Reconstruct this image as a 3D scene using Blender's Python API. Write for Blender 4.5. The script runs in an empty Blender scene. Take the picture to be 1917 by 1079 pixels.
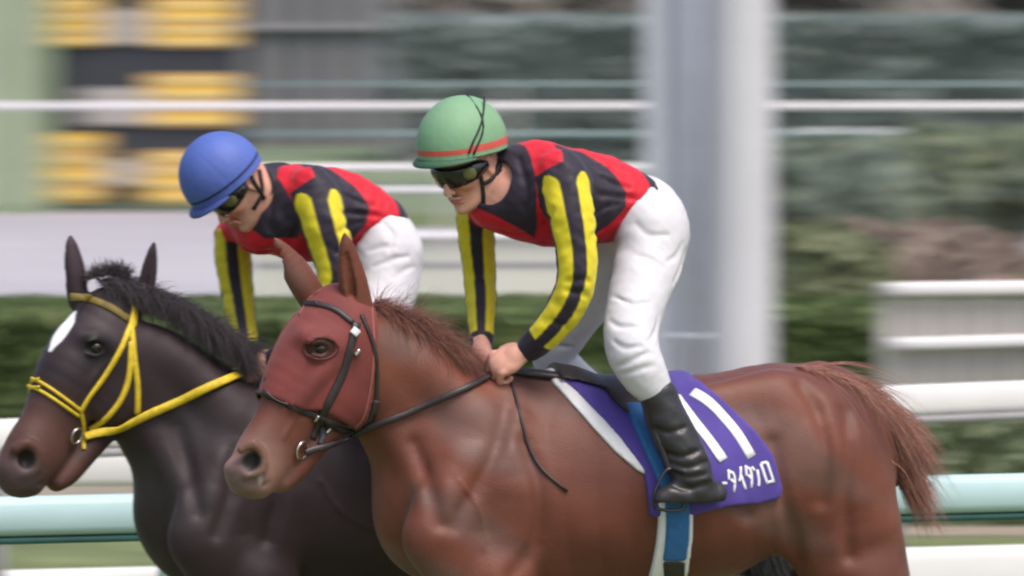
import bpy, math, random, time
import numpy as np
from mathutils import Vector
from mathutils.bvhtree import BVHTree
T0 = time.time()
random.seed(7); rng = np.random.default_rng(7)
R = math.radians
scene = bpy.context.scene
COL = scene.collection
QF = 1.0            # grid coarseness factor (1 = final)

# ------------------------------------------------------------------ camera, sky, sun
CAM = np.array([0.0, -30.0, 3.0]); PITCH = math.atan2(1.12, 30.0); LENS = 366.5
cd = bpy.data.cameras.new('camera'); cam = bpy.data.objects.new('camera', cd); COL.objects.link(cam)
cam.location = CAM; cam.rotation_euler = (R(90) - PITCH, 0, 0)
cd.lens = LENS; cd.sensor_width = 36; cd.clip_start = 0.5; cd.clip_end = 2000
cd.dof.use_dof = True; cd.dof.focus_distance = 29.3; cd.dof.aperture_fstop = 10; cd.dof.aperture_ratio = 0.16
scene.camera = cam
W = bpy.data.worlds.new('World'); scene.world = W; W.use_nodes = True
nt = W.node_tree; bgn = nt.nodes['Background']
sky = nt.nodes.new('ShaderNodeTexSky'); sky.sky_type = 'NISHITA'; sky.sun_disc = False
SUN_EL, SUN_AZ = R(62), R(140)
sky.sun_elevation = SUN_EL; sky.sun_rotation = SUN_AZ
sky.air_density = 1.0; sky.dust_density = 4.0; sky.ozone_density = 0.6
nt.links.new(sky.outputs[0], bgn.inputs[0]); bgn.inputs[1].default_value = 0.15
sl = bpy.data.lights.new('sun', 'SUN'); sun = bpy.data.objects.new('sun', sl); COL.objects.link(sun)
sl.energy = 1.5; sl.angle = R(28); sl.color = (1.0, 0.96, 0.9)
sd = Vector((math.sin(SUN_AZ) * math.cos(SUN_EL), math.cos(SUN_AZ) * math.cos(SUN_EL), math.sin(SUN_EL)))
sun.rotation_euler = (-sd).to_track_quat('-Z', 'Y').to_euler()
scene.view_settings.view_transform = 'Standard'; scene.view_settings.look = 'None'
scene.view_settings.exposure = 0.40; scene.view_settings.gamma = 1.0
scene.cycles.use_denoising = True
scene.cycles.max_bounces = 6; scene.cycles.filter_width = 2.2

# ------------------------------------------------------------------ picture <-> place
FPX = LENS / 36 * 1917
cF = np.array([0, math.cos(PITCH), -math.sin(PITCH)]); cU = np.array([0, math.sin(PITCH), math.cos(PITCH)]); cR = np.array([1.0, 0, 0])
def ray(px, py): return cF + cR * (px - 958.5) / FPX + cU * (539.5 - py) / FPX
def at_depth(px, py, D): d = ray(px, py); return CAM + d * (D / d[1])           # D metres from camera along y
def at_height(px, py, h): d = ray(px, py); return CAM + d * ((h - CAM[2]) / d[2])
class Frame:
    """An upright vertical plane through O whose normal l points to the camera side."""
    def __init__(s, O, yaw):
        s.O = np.array(O, float); c, n = math.cos(yaw), math.sin(yaw)
        s.h = np.array([-c, -n, 0]); s.l = np.array([n, -c, 0])
    def __call__(s, px, py, v=0.0):
        d = ray(px, py); t = ((s.O + s.l * v - CAM) @ s.l) / (d @ s.l); return CAM + d * t
    def uw(s, P): Q = P - s.O; return np.stack([Q @ s.h, Q[..., 2]], -1)
    def v(s, P): return (P - s.O) @ s.l
    def poly(s, pts, v): return np.array([s.uw(s(x, y, v)) for x, y in pts])
    def mirror(s, P): P = np.array(P, float); return P - 2 * np.outer((P - s.O) @ s.l, s.l) if P.ndim > 1 else P - 2 * ((P - s.O) @ s.l) * s.l
M = 1 / 650.0   # one pixel at the horses, in metres

# ------------------------------------------------------------------ implicit surfaces
class Field:
    def __init__(s, lo, hi, res):
        s.res = res * QF; s.lo = np.array(lo, float)
        s.n = np.ceil((np.array(hi) - s.lo) / s.res).astype(int) + 1
        s.d = np.full(s.n, 1.0, np.float32)
        s.ax = [(s.lo[i] + np.arange(s.n[i]) * s.res).astype(np.float32) for i in range(3)]
    def block(s, lo, hi):
        a = np.clip(np.floor((np.array(lo) - s.lo) / s.res).astype(int), 0, s.n); b = np.clip(np.ceil((np.array(hi) - s.lo) / s.res).astype(int) + 1, 0, s.n)
        sl_ = tuple(slice(a[i], b[i]) for i in range(3))
        g = [s.ax[i][sl_[i]] for i in range(3)]
        return sl_, g[0][:, None, None], g[1][None, :, None], g[2][None, None, :]
    def comb(s, sl_, d, k, op):
        a = s.d[sl_]
        if a.size == 0: return
        if op == 'sub': d = -d; h = np.clip(0.5 - 0.5 * (d - a) / k, 0, 1); h = np.clip(0.5 + 0.5 * (d - a) / k, 0, 1); s.d[sl_] = a + (d - a) * h + k * h * (1 - h)
        else: h = np.clip(0.5 + 0.5 * (d - a) / k, 0, 1); s.d[sl_] = d + (a - d) * h - k * h * (1 - h) if op == 'flip' else smin(a, d, k)
    def chain(s, nodes, l, k=0.03, op='add', sub=4, grow=0.0):
        P, r, q = spline(nodes, sub); r = r + grow
        rr = (r * np.maximum(1, q)).max() + k + 0.03
        lo, hi = P.min(0) - rr, P.max(0) + rr
        sl0, X, Y, Z = s.block(lo, hi)
        shp = s.d[sl0].shape
        if 0 in shp: return
        t = np.full(shp, 1.0, np.float32); off = [a.start for a in sl0]
        for i in range(len(P) - 1):
            m = max(r[i] * max(1, q[i]), r[i + 1] * max(1, q[i + 1])) + k + 0.03
            sl1, x, y, z = s.block(np.minimum(P[i], P[i + 1]) - m, np.maximum(P[i], P[i + 1]) + m)
            if s.d[sl1].size == 0: continue
            sl2 = tuple(slice(sl1[j].start - off[j], sl1[j].stop - off[j]) for j in range(3))
            if min(a.start for a in sl2) < 0: sl2 = tuple(slice(max(0, a.start), a.stop) for a in sl2); sl1 = tuple(slice(sl2[j].start + off[j], sl1[j].stop) for j in range(3)); x, y, z = [s.ax[j][sl1[j]].reshape([-1 if m_ == j else 1 for m_ in range(3)]) for j in range(3)]
            d = seg(x, y, z, P[i], P[i + 1], r[i], r[i + 1], q[i], q[i + 1], l)
            sl2 = tuple(slice(sl2[j].start, sl2[j].start + d.shape[j]) for j in range(3))
            tt = t[sl2]; t[sl2] = np.minimum(tt, d[:tt.shape[0], :tt.shape[1], :tt.shape[2]])
        s.comb(sl0, t, k, op)
    def ball(s, c, r, k=0.02, op='add', axes=None):
        """ellipsoid: r = three radii along axes (3x3 rows) or one radius"""
        r = np.array([r, r, r] if np.isscalar(r) else r, float); A = np.eye(3) if axes is None else np.array(axes, float)
        m = r.max() + k + 0.03; sl_, X, Y, Z = s.block(np.array(c) - m, np.array(c) + m)
        dx, dy, dz = X - c[0], Y - c[1], Z - c[2]
        q = [(dx * A[i][0] + dy * A[i][1] + dz * A[i][2]) for i in range(3)]
        n = np.sqrt(sum((q[i] / r[i]) ** 2 for i in range(3))) + 1e-6; g = np.sqrt(sum((q[i] / r[i] ** 2) ** 2 for i in range(3))) + 1e-6
        s.comb(sl_, (n * (n - 1) / g).astype(np.float32), k, op)
    def grid(s): return s.ax[0][:, None, None], s.ax[1][None, :, None], s.ax[2][None, None, :]
def touch(F, x, y, D0=29.0, D1=31.6):
    d_ = ray(x, y); Dp = np.arange(D0, D1, .0025); p = CAM + d_[None] * (Dp / d_[1])[:, None]; q = np.round((p - F.lo) / F.res).astype(int); ok = ((q >= 0) & (q < F.n)).all(1)
    v = np.full(len(Dp), 1.); qq = q[ok]; v[ok] = F.d[qq[:, 0], qq[:, 1], qq[:, 2]]; h = np.where(v < .001)[0]
    return p[h[0]] if len(h) else None
def carve(F, lines, r, k, l, op='sub', D0=29.0, D1=31.6):
    for ln in lines:
        L_ = smooth_line(ln, 9); T2 = [t for t in (touch(F, x, y, D0, D1) for x, y, _ in L_) if t is not None]
        if len(T2) > 2: T2 = [T2[0]] + T2[1:-1] + [T2[-1]]; F.chain([(t, r if 0 < i < len(T2) - 1 else r * .3, 1) for i, t in enumerate(T2)], l, k, op, sub=1)
def smin(a, b, k):
    h = np.clip(0.5 + 0.5 * (b - a) / k, 0, 1); return b + (a - b) * h - k * h * (1 - h)
def seg(X, Y, Z, a, b, ra, rb, qa, qb, l):
    a = a.astype(np.float32); ab = (b - a).astype(np.float32); L = float(ab @ ab) + 1e-9; l = np.asarray(l, np.float32)
    dx, dy, dz = X - a[0], Y - a[1], Z - a[2]
    t = np.clip((dx * ab[0] + dy * ab[1] + dz * ab[2]) / L, 0, 1)
    ex, ey, ez = dx - t * ab[0], dy - t * ab[1], dz - t * ab[2]
    e2 = ex * ex + ey * ey + ez * ez; r = ra + (rb - ra) * t; q = qa + (qb - qa) * t
    if abs(qa - 1) < .01 and abs(qb - 1) < .01: return np.sqrt(e2) - r
    dv2 = (ex * l[0] + ey * l[1] + ez * l[2]) ** 2; k = 1 / (q * q) - 1
    Q = e2 + dv2 * k + 1e-8; g = np.sqrt(np.maximum((e2 + 2 * k * dv2 + k * k * dv2) / Q, 1e-3))
    return (np.sqrt(Q) - r) / g
def spline(nodes, sub=4):
    A = np.array([list(n[0]) + [n[1], (n[2] if len(n) > 2 else 1.0)] for n in nodes], float)
    if len(A) == 2: sub = 1
    E = np.vstack([2 * A[0] - A[1], A, 2 * A[-1] - A[-2]]); out = []
    for i in range(1, len(E) - 2):
        for j in range(sub):
            t = j / sub; p0, p1, p2, p3 = E[i - 1:i + 3]
            out.append(0.5 * (2 * p1 + (p2 - p0) * t + (2 * p0 - 5 * p1 + 4 * p2 - p3) * t * t + (3 * p1 - p0 - 3 * p2 + p3) * t ** 3))
    out.append(E[-2]); out = np.array(out); return out[:, :3], np.maximum(out[:, 3], 0.0015), np.maximum(out[:, 4], .1)
def polysdf(U, Wz, poly):
    """signed distance to a polygon in the plane, negative inside"""
    d = np.full(U.shape, 1e9, np.float32); ins = np.zeros(U.shape, bool); n = len(poly)
    for i in range(n):
        a, b = poly[i], poly[(i + 1) % n]; e = b - a
        t = np.clip(((U - a[0]) * e[0] + (Wz - a[1]) * e[1]) / (e @ e + 1e-12), 0, 1)
        d = np.minimum(d, (U - a[0] - t * e[0]) ** 2 + (Wz - a[1] - t * e[1]) ** 2)
        c = ((a[1] > Wz) != (b[1] > Wz)); xs = a[0] + (Wz - a[1]) / (b[1] - a[1] + 1e-12) * e[0]; ins ^= c & (U < xs)
    return np.where(ins, -np.sqrt(d), np.sqrt(d))
def surf_nets(F, smooth=2):
    d = F.d; s = d < 0; nx, ny, nz = d.shape
    c = [(i, j, k) for i in (0, 1) for j in (0, 1) for k in (0, 1)]
    cnt = sum(s[i:nx - 1 + i, j:ny - 1 + j, k:nz - 1 + k].astype(np.int8) for i, j, k in c)
    act = np.argwhere((cnt > 0) & (cnt < 8)); idx = np.full((nx - 1, ny - 1, nz - 1), -1, np.int32)
    idx[act[:, 0], act[:, 1], act[:, 2]] = np.arange(len(act))
    val = {cc: d[act[:, 0] + cc[0], act[:, 1] + cc[1], act[:, 2] + cc[2]] for cc in c}
    acc = np.zeros((len(act), 3)); n = np.zeros(len(act))
    for a in c:
        for ax in range(3):
            if a[ax] == 0:
                b = list(a); b[ax] = 1; b = tuple(b); va, vb = val[a], val[b]; m = (va < 0) != (vb < 0)
                t = np.where(m, va / (va - vb + 1e-20), 0); p = np.tile(np.array(a, float), (len(act), 1)); p[:, ax] = t
                acc[m] += p[m]; n[m] += 1
    V = (act + acc / n[:, None]) * F.res + F.lo; quads = []
    for ax in range(3):
        o = [(1, 2), (2, 0), (0, 1)][ax]
        lo = [slice(0, None)] * 3; hi = [slice(0, None)] * 3; lo[ax] = slice(0, -1); hi[ax] = slice(1, None)
        A, B = s[tuple(lo)], s[tuple(hi)]
        for flip in (False, True):
            e = np.argwhere(A & ~B if not flip else ~A & B)
            e = e[(e[:, o[0]] > 0) & (e[:, o[1]] > 0) & (e[:, o[0]] < d.shape[o[0]] - 1) & (e[:, o[1]] < d.shape[o[1]] - 1)]
            q = []
            for da, db in ((-1, -1), (0, -1), (0, 0), (-1, 0)):
                f = e.copy(); f[:, o[0]] += da; f[:, o[1]] += db; q.append(idx[f[:, 0], f[:, 1], f[:, 2]])
            q = np.stack(q, 1); quads.append(q[:, ::-1] if flip else q)
    Qd = np.vstack(quads); Qd = Qd[(Qd >= 0).all(1)]
    for _ in range(smooth):
        acc = np.zeros_like(V); n = np.zeros(len(V))
        for i in range(4):
            a, b = Qd[:, i], Qd[:, (i + 1) % 4]
            for k in range(3): acc[:, k] += np.bincount(a, V[b, k], len(V)) + np.bincount(b, V[a, k], len(V))
            n += np.bincount(a, minlength=len(V)) + np.bincount(b, minlength=len(V))
        V = V * 0.45 + acc / n[:, None] * 0.55
    return V, Qd

# ------------------------------------------------------------------ objects
def link(o, parent=None):
    COL.objects.link(o)
    if parent is not None: o.parent = parent; o.matrix_parent_inverse = parent.matrix_basis.inverted() if False else o.matrix_parent_inverse; 
    if parent is not None:
        from mathutils import Matrix
        o.matrix_parent_inverse = Matrix.Translation(parent.location).inverted() if parent.type == 'EMPTY' else Matrix.Identity(4)
    return o
def mesh(name, V, Fc, mat, parent=None, col=None, smooth=True):
    me = bpy.data.meshes.new(name); V = np.asarray(V, np.float32)
    if isinstance(Fc, np.ndarray):
        k = Fc.shape[1]; me.vertices.add(len(V)); me.vertices.foreach_set('co', V.ravel()); me.loops.add(Fc.size); me.loops.foreach_set('vertex_index', Fc.astype(np.int32).ravel())
        me.polygons.add(len(Fc)); me.polygons.foreach_set('loop_start', np.arange(0, Fc.size, k, dtype=np.int32)); me.update(calc_edges=True)
    else: me.from_pydata([tuple(map(float, v)) for v in V], [], Fc); me.update()
    me.polygons.foreach_set('use_smooth', [smooth] * len(me.polygons))
    if col is not None:
        a = me.color_attributes.new('Col', 'FLOAT_COLOR', 'POINT'); c = np.ones((len(V), 4), np.float32); c[:, :3] = col; a.data.foreach_set('color', c.ravel())
    me.materials.append(mat); o = bpy.data.objects.new(name, me); return link(o, parent)
def tag(o, label=None, cat=None, group=None, kind=None):
    for k, v in (('label', label), ('category', cat), ('group', group), ('kind', kind)):
        if v: o[k] = v
    return o
def empty(name, loc, label, cat, group=None):
    o = bpy.data.objects.new(name, None); o.location = [float(x) for x in loc]; o.empty_display_size = .2; COL.objects.link(o); return tag(o, label, cat, group)
def srgb(r, g, b):
    return tuple((c / 255 / 12.92 if c / 255 <= .04045 else ((c / 255 + .055) / 1.055) ** 2.4) for c in (r, g, b))
def material(name, col=(.5, .5, .5), rough=.6, amt=.15, scale=8, bump=0.0, bscale=60, attr=False, spec=.5, metal=0, sheen=0, coat=0, stretch=None, sss=0, wave=None, second=None):
    m = bpy.data.materials.new(name); m.use_nodes = True; N, L = m.node_tree.nodes, m.node_tree.links; p = N['Principled BSDF']
    p.inputs['Roughness'].default_value = rough; p.inputs['Specular IOR Level'].default_value = spec; p.inputs['Metallic'].default_value = metal
    p.inputs['Sheen Weight'].default_value = sheen; p.inputs['Coat Weight'].default_value = coat; p.inputs['Sheen Roughness'].default_value = .5
    if sss: p.inputs['Subsurface Weight'].default_value = sss; p.inputs['Subsurface Radius'].default_value = (1, .35, .2); p.inputs['Subsurface Scale'].default_value = .01
    tc = N.new('ShaderNodeTexCoord'); mp = N.new('ShaderNodeMapping'); L.new(tc.outputs['Object'], mp.inputs[0])
    if stretch: mp.inputs['Scale'].default_value = stretch
    n = N.new('ShaderNodeTexNoise'); n.inputs['Scale'].default_value = scale; n.inputs['Detail'].default_value = 6; n.inputs['Roughness'].default_value = .6; L.new(mp.outputs[0], n.inputs['Vector'])
    r = N.new('ShaderNodeMapRange'); r.inputs[1].default_value = .3; r.inputs[2].default_value = .7; r.inputs[3].default_value = 1 - amt; r.inputs[4].default_value = 1 + amt; L.new(n.outputs[0], r.inputs[0])
    if attr: c = N.new('ShaderNodeVertexColor'); c.layer_name = 'Col'; src = c.outputs[0]
    else:
        c = N.new('ShaderNodeRGB'); c.outputs[0].default_value = (*col, 1); src = c.outputs[0]
        if second:
            n2 = N.new('ShaderNodeTexNoise'); n2.inputs['Scale'].default_value = second[1]; n2.inputs['Detail'].default_value = 4; L.new(mp.outputs[0], n2.inputs['Vector'])
            rr = N.new('ShaderNodeMapRange'); rr.inputs[1].default_value = .42; rr.inputs[2].default_value = .58; L.new(n2.outputs[0], rr.inputs[0])
            mx = N.new('ShaderNodeMix'); mx.data_type = 'RGBA'; L.new(rr.outputs[0], mx.inputs[0]); L.new(src, mx.inputs[6]); mx.inputs[7].default_value = (*second[0], 1); src = mx.outputs[2]
    mul = N.new('ShaderNodeVectorMath'); mul.operation = 'SCALE'; L.new(src, mul.inputs[0]); L.new(r.outputs[0], mul.inputs['Scale']); L.new(mul.outputs[0], p.inputs['Base Color'])
    if bump:
        nb = N.new('ShaderNodeTexNoise'); nb.inputs['Scale'].default_value = bscale; nb.inputs['Detail'].default_value = 5; L.new(mp.outputs[0], nb.inputs['Vector'])
        b = N.new('ShaderNodeBump'); b.inputs['Strength'].default_value = 1.0; b.inputs['Distance'].default_value = bump; L.new(nb.outputs[0], b.inputs['Height']); L.new(b.outputs[0], p.inputs['Normal'])
    return m
MT = {}
MT['coat'] = material('coat', attr=True, rough=.5, amt=.30, scale=5, bump=.0009, bscale=320, sheen=.06, spec=.34, stretch=(.35, 1, .8))
MT['black_coat'] = material('black_coat', attr=True, rough=.55, amt=.28, scale=6, bump=.0009, bscale=320, sheen=.05, spec=.32, stretch=(.35, 1, .8))
MT['hair'] = material('horse_hair', attr=True, rough=.5, amt=.2, scale=20, spec=.4, sheen=.2)
MT['hood'] = material('hood_cloth', srgb(120, 50, 45), rough=.7, amt=.16, scale=14, bump=.0012, bscale=500, sheen=.15)
MT['eye'] = material('eye_gloss', (.012, .008, .006), rough=.08, amt=0, spec=.8)
MT['yellow_tape'] = material('yellow_strap', srgb(228, 196, 48), rough=.55, amt=.22, scale=60, bump=.0008, bscale=300)
MT['olive_tape'] = material('olive_strap', srgb(128, 112, 50), rough=.6, amt=.2, scale=60)
MT['leather'] = material('dark_leather', srgb(52, 44, 46), rough=.45, amt=.25, scale=50, bump=.0005, bscale=250)
MT['steel'] = material('steel', (.7, .68, .66), rough=.25, amt=.1, metal=1)
MT['purple'] = material('purple_cloth', srgb(80, 62, 148), rough=.8, amt=.08, scale=9, bump=.0012, bscale=40, sheen=.1)
MT['white_cloth'] = material('white_cloth', (.8, .79, .8), rough=.8, amt=.05, scale=20, bump=.0008, bscale=120)
MT['number'] = material('white_print', (.86, .86, .86), rough=.6, amt=.03)
MT['blue_web'] = material('blue_webbing', srgb(48, 104, 160), rough=.75, amt=.15, scale=40, bump=.0006, bscale=300)
MT['silk'] = material('racing_silk', attr=True, rough=.6, amt=.1, scale=25, bump=.0012, bscale=45, spec=.35, sheen=.1)
MT['breeches'] = material('breeches_cloth', (.66, .64, .675), rough=.6, amt=.04, scale=12, bump=.0010, bscale=40, spec=.3, stretch=(1, 1, .5))
MT['skin'] = material('skin', attr=True, rough=.5, amt=.1, scale=40, bump=.0004, bscale=200, sss=.15, spec=.4)
MT['boot'] = material('boot_leather', srgb(46, 44, 46), rough=.38, amt=.25, scale=18, bump=.0012, bscale=50, spec=.5)
MT['green_cap'] = material('green_cap_cloth', attr=True, rough=.62, amt=.05, scale=14, bump=.0012, bscale=60)
MT['blue_cap'] = material('blue_cap_cloth', attr=True, rough=.6, amt=.06, scale=14, bump=.0012, bscale=60)
MT['goggle'] = material('goggle_plastic', (.014, .014, .014), rough=.12, amt=0, spec=.7)
MT['lens'] = material('amber_lens', srgb(120, 118, 74), rough=.2, amt=.1)
MT['dark_iron'] = material('dark_iron', (.09, .09, .1), rough=.35, amt=.2, metal=1)
MT['cord'] = material('dark_cord', srgb(24, 30, 28), rough=.6, amt=.1)
MT['collar'] = material('collar_cloth', srgb(38, 34, 48), rough=.7, amt=.15, scale=30, bump=.002, bscale=60)

# ------------------------------------------------------------------ generic mesh builders
def strap_geo(P, Nn, width, thick, V, Fc, lift=0.0):
    """flat band along points P lying on a surface with normals Nn"""
    P = np.asarray(P, float); n = len(P); T = np.gradient(P, axis=0); T /= np.linalg.norm(T, axis=1)[:, None] + 1e-12; b0 = len(V)
    wd = width if hasattr(width, '__len__') else [width] * n
    for i in range(n):
        N_ = Nn[i] / (np.linalg.norm(Nn[i]) + 1e-12); B = np.cross(N_, T[i]); B /= np.linalg.norm(B) + 1e-12; N2 = np.cross(T[i], B)
        if N2 @ N_ < 0: N2 = -N2
        c = P[i] + N2 * lift; w = wd[i] / 2
        for a, h in ((-1, 0), (-.8, thick), (.8, thick), (1, 0), (.8, -thick * .4), (-.8, -thick * .4)): V.append(c + B * a * w + N2 * h)
    for i in range(n - 1):
        for j in range(6): Fc.append((b0 + i * 6 + j, b0 + i * 6 + (j + 1) % 6, b0 + (i + 1) * 6 + (j + 1) % 6, b0 + (i + 1) * 6 + j))
    Fc.append(tuple(b0 + j for j in range(6))[::-1]); Fc.append(tuple(b0 + (n - 1) * 6 + j for j in range(6)))
def smooth_line(pts, n=24):
    if len(pts) == 2: p0, p1 = np.array(pts[0], float), np.array(pts[1], float); pts = [p0 + (p1 - p0) * t for t in np.linspace(0, 1, 6)]
    A = [(np.array(list(p) + [0] * (3 - len(p)), float), 1.0) for p in pts]
    P, _, _ = spline(A, max(1, n // max(1, len(pts) - 1))); return P
def project(px_pts, bvhs, frame, v=0.0, n=24):
    """drop a drawn line onto a built surface; returns points and normals"""
    L2 = smooth_line([(x, y, 0) for x, y in px_pts], n); P, Nn = [], []
    last = None
    for x, y, _ in L2:
        d = ray(x, y); dn = Vector(d).normalized(); best = None
        for b in bvhs:
            h = b.ray_cast(Vector(CAM), dn)
            if h[0] is not None and (best is None or h[3] < best[3]): best = h
        if best is not None and best[3] < 36:
            nn = np.array(best[1]); nn = nn if nn @ d < 0 else -nn; P.append(np.array(best[0])); Nn.append(nn); last = (v, nn)
        else: P.append(None); Nn.append(None)
    ok = [i for i in range(len(P)) if P[i] is not None]
    if not ok: return np.array([frame(x, y, v) for x, y, _ in L2]), np.array([frame.l] * len(L2))
    for i in range(len(P)):
        if P[i] is None:
            j = min(ok, key=lambda q: abs(q - i)); x, y, _ = L2[i]; d = ray(x, y); dep = P[j][1] + 30; P[i] = CAM + d * (dep / d[1]); Nn[i] = Nn[j]
    P, Nn = np.array(P), np.array(Nn)
    for _ in range(2): Nn[1:-1] = (Nn[:-2] + Nn[1:-1] * 2 + Nn[2:]) / 4; P[1:-1] = (P[:-2] + P[1:-1] * 2 + P[2:]) / 4
    return P, Nn
def bvh_of(o): me = o.data; return BVHTree.FromPolygons([v.co[:] for v in me.vertices], [p.vertices[:] for p in me.polygons])
def tube_geo(P, r, V, Fc, seg_=8, flat=1.0):
    P = np.asarray(P, float); n = len(P); T = np.gradient(P, axis=0); T /= np.linalg.norm(T, axis=1)[:, None] + 1e-12; b0 = len(V)
    rr = r if hasattr(r, '__len__') else [r] * n; ref = np.array([.13, .31, .94])
    for i in range(n):
        A = np.cross(T[i], ref); A /= np.linalg.norm(A) + 1e-12; B = np.cross(T[i], A)
        for j in range(seg_): a = 2 * math.pi * j / seg_; V.append(P[i] + A * math.cos(a) * rr[i] * flat + B * math.sin(a) * rr[i])
    for i in range(n - 1):
        for j in range(seg_): Fc.append((b0 + i * seg_ + j, b0 + i * seg_ + (j + 1) % seg_, b0 + (i + 1) * seg_ + (j + 1) % seg_, b0 + (i + 1) * seg_ + j))
    Fc.append(tuple(b0 + j for j in range(seg_))[::-1]); Fc.append(tuple(b0 + (n - 1) * seg_ + j for j in range(seg_)))
def tube(name, pts, r, mat, parent=None, seg_=8, n=24, flat=1.0, straight=False):
    V, Fc = [], []; tube_geo(np.array(pts) if straight else smooth_line(pts, n), r, V, Fc, seg_, flat); return mesh(name, V, Fc, mat, parent)
def hair(name, roots, dirs, length, base, parent, colors, wid=.0035, segs=7, curl=.35, droop=.25, clump=12):
    """strands: each a tapering three-sided tube bending from its direction under wind and weight"""
    V, Fc, C = [], [], []; nr = len(roots); cur = None
    for i in range(nr):
        if i % clump == 0: cdir = rng.normal(0, curl, 3); cl = rng.uniform(.7, 1.15); ph = rng.uniform(0, 6.28); am = rng.uniform(.1, .5)
        d = np.array(dirs[i], float) + cdir * .7 + rng.normal(0, curl * .35, 3); d /= np.linalg.norm(d); L_ = length[i] * cl * rng.uniform(.75, 1.1); p = np.array(roots[i], float)
        side = np.cross(d, [0, 0, 1]); side /= np.linalg.norm(side) + 1e-9; b0 = len(V); c = np.array(colors[i]) * rng.uniform(.6, 1.35); st = L_ / segs; up = np.cross(side, d)
        for k in range(segs + 1):
            t = k / segs; w = wid * (1 - t * .85)
            for a in range(3): V.append(p + side * math.cos(a * 2.094) * w + up * math.sin(a * 2.094) * w); C.append(c)
            d = d + np.array([0, 0, -droop / segs]) + side * math.sin(ph + t * 5) * am / segs + up * math.cos(ph + t * 4) * am * .7 / segs; d /= np.linalg.norm(d); p = p + d * st
        for k in range(segs):
            for a in range(3): Fc.append((b0 + k * 3 + a, b0 + k * 3 + (a + 1) % 3, b0 + k * 3 + 3 + (a + 1) % 3, b0 + k * 3 + 3 + a))
    return mesh(name, V, np.array(Fc), MT['hair'], parent, col=np.array(C))
def blend(c, col, w): w = np.clip(w, 0, 1)[:, None]; return c * (1 - w) + np.array(col) * w
def sstep(x, a, b): t = np.clip((x - a) / (b - a + 1e-12), 0, 1); return t * t * (3 - 2 * t)

# ================================================================== THE SETTING
def box_geo(lo, hi, V, Fc):
    b = len(V); x0, y0, z0 = lo; x1, y1, z1 = hi
    V += [np.array(p, float) for p in ((x0, y0, z0), (x1, y0, z0), (x1, y1, z0), (x0, y1, z0), (x0, y0, z1), (x1, y0, z1), (x1, y1, z1), (x0, y1, z1))]
    Fc += [tuple(b + i for i in f) for f in ((0, 3, 2, 1), (4, 5, 6, 7), (0, 1, 5, 4), (1, 2, 6, 5), (2, 3, 7, 6), (3, 0, 4, 7))]
def box(name, lo, hi, mat, parent=None):
    V, Fc = [], []; box_geo(lo, hi, V, Fc); o = mesh(name, V, Fc, mat, parent, smooth=False)
    bv = o.modifiers.new('bevel', 'BEVEL'); bv.width = min(.01, min(abs(hi[i] - lo[i]) for i in range(3)) * .2); bv.segments = 2; return o
def sheet(name, x0, x1, y0, y1, z, mat):
    return tag(mesh(name, [(x0, y0, z), (x1, y0, z), (x1, y1, z), (x0, y1, z)], [(0, 1, 2, 3)], mat, smooth=False), kind='structure')
MT['turf'] = material('turf', srgb(98, 112, 66), rough=.95, amt=.35, scale=1.6, bump=.02, bscale=30, second=(srgb(120, 126, 84), .35))
MT['far_turf'] = material('far_turf', srgb(112, 124, 92), rough=.95, amt=.2, scale=1.0, second=(srgb(96, 110, 90), .2))
MT['dirt'] = material('track_sand', srgb(172, 168, 172), rough=.95, amt=.06, scale=.5, bump=.01, bscale=20, second=(srgb(165, 160, 165), .1))
MT['path'] = material('path_gravel', srgb(150, 138, 122), rough=.95, amt=.15, scale=3, bump=.01, bscale=40)
GY = lambda D: D - 30.0
sheet('ground', -600, 600, -60, 900, 0, MT['turf'])
sheet('gravel_path', -40, 40, GY(49), GY(54), .004, MT['path'])
sheet('dirt_track', -60, 60, GY(59), GY(99.8), .004, MT['dirt'])
sheet('far_lawn', -200, 200, GY(100), GY(260), .004, MT['far_turf'])

MT['teal_rail'] = material('teal_rail_plastic', srgb(182, 209, 211), rough=.5, amt=.1, scale=4, stretch=(.15, 1, 1))
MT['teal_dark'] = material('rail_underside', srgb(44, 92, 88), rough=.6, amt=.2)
MT['white_paint'] = material('white_paint', (.82, .79, .79), rough=.5, amt=.08, scale=3, stretch=(.2, 1, 1))
MT['grey_paint'] = material('grey_paint', srgb(150, 148, 150), rough=.6, amt=.12, scale=3)
MT['picket_gap'] = material('picket_backing', srgb(132, 128, 120), rough=.9, amt=.1)
MT['pale_paint'] = material('pale_paint', srgb(206, 200, 194), rough=.6, amt=.1, scale=3)
def rail_bar(name, A, B, ry, rz, mat, parent):
    """an oval bar from A to B (centre line)"""
    V, Fc = [], []; A, B = np.array(A), np.array(B); P = [A + (B - A) * t for t in np.linspace(0, 1, 9)]; T = (B - A) / np.linalg.norm(B - A); S = np.cross(T, [0, 0, 1]); S /= np.linalg.norm(S); U = np.cross(S, T)
    for p in P:
        for j in range(16): a = 2 * math.pi * j / 16; V.append(p + S * math.copysign(abs(math.cos(a)) ** .6, math.cos(a)) * ry + U * math.copysign(abs(math.sin(a)) ** .6, math.sin(a)) * rz)
    for i in range(8):
        for j in range(16): Fc.append((i * 16 + j, i * 16 + (j + 1) % 16, (i + 1) * 16 + (j + 1) % 16, (i + 1) * 16 + j))
    Fc.append(tuple(range(16))[::-1]); Fc.append(tuple(8 * 16 + j for j in range(16))); return mesh(name, V, Fc, mat, parent)
def ends(yl, yr, h, x0=-1400, x1=3600):
    A, B = at_height(0, yl, h), at_height(1917, yr, h); xa, xb = x0, x1
    f = lambda x: A + (B - A) * (x / 1917.0); return f(xa), f(xb)
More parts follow.
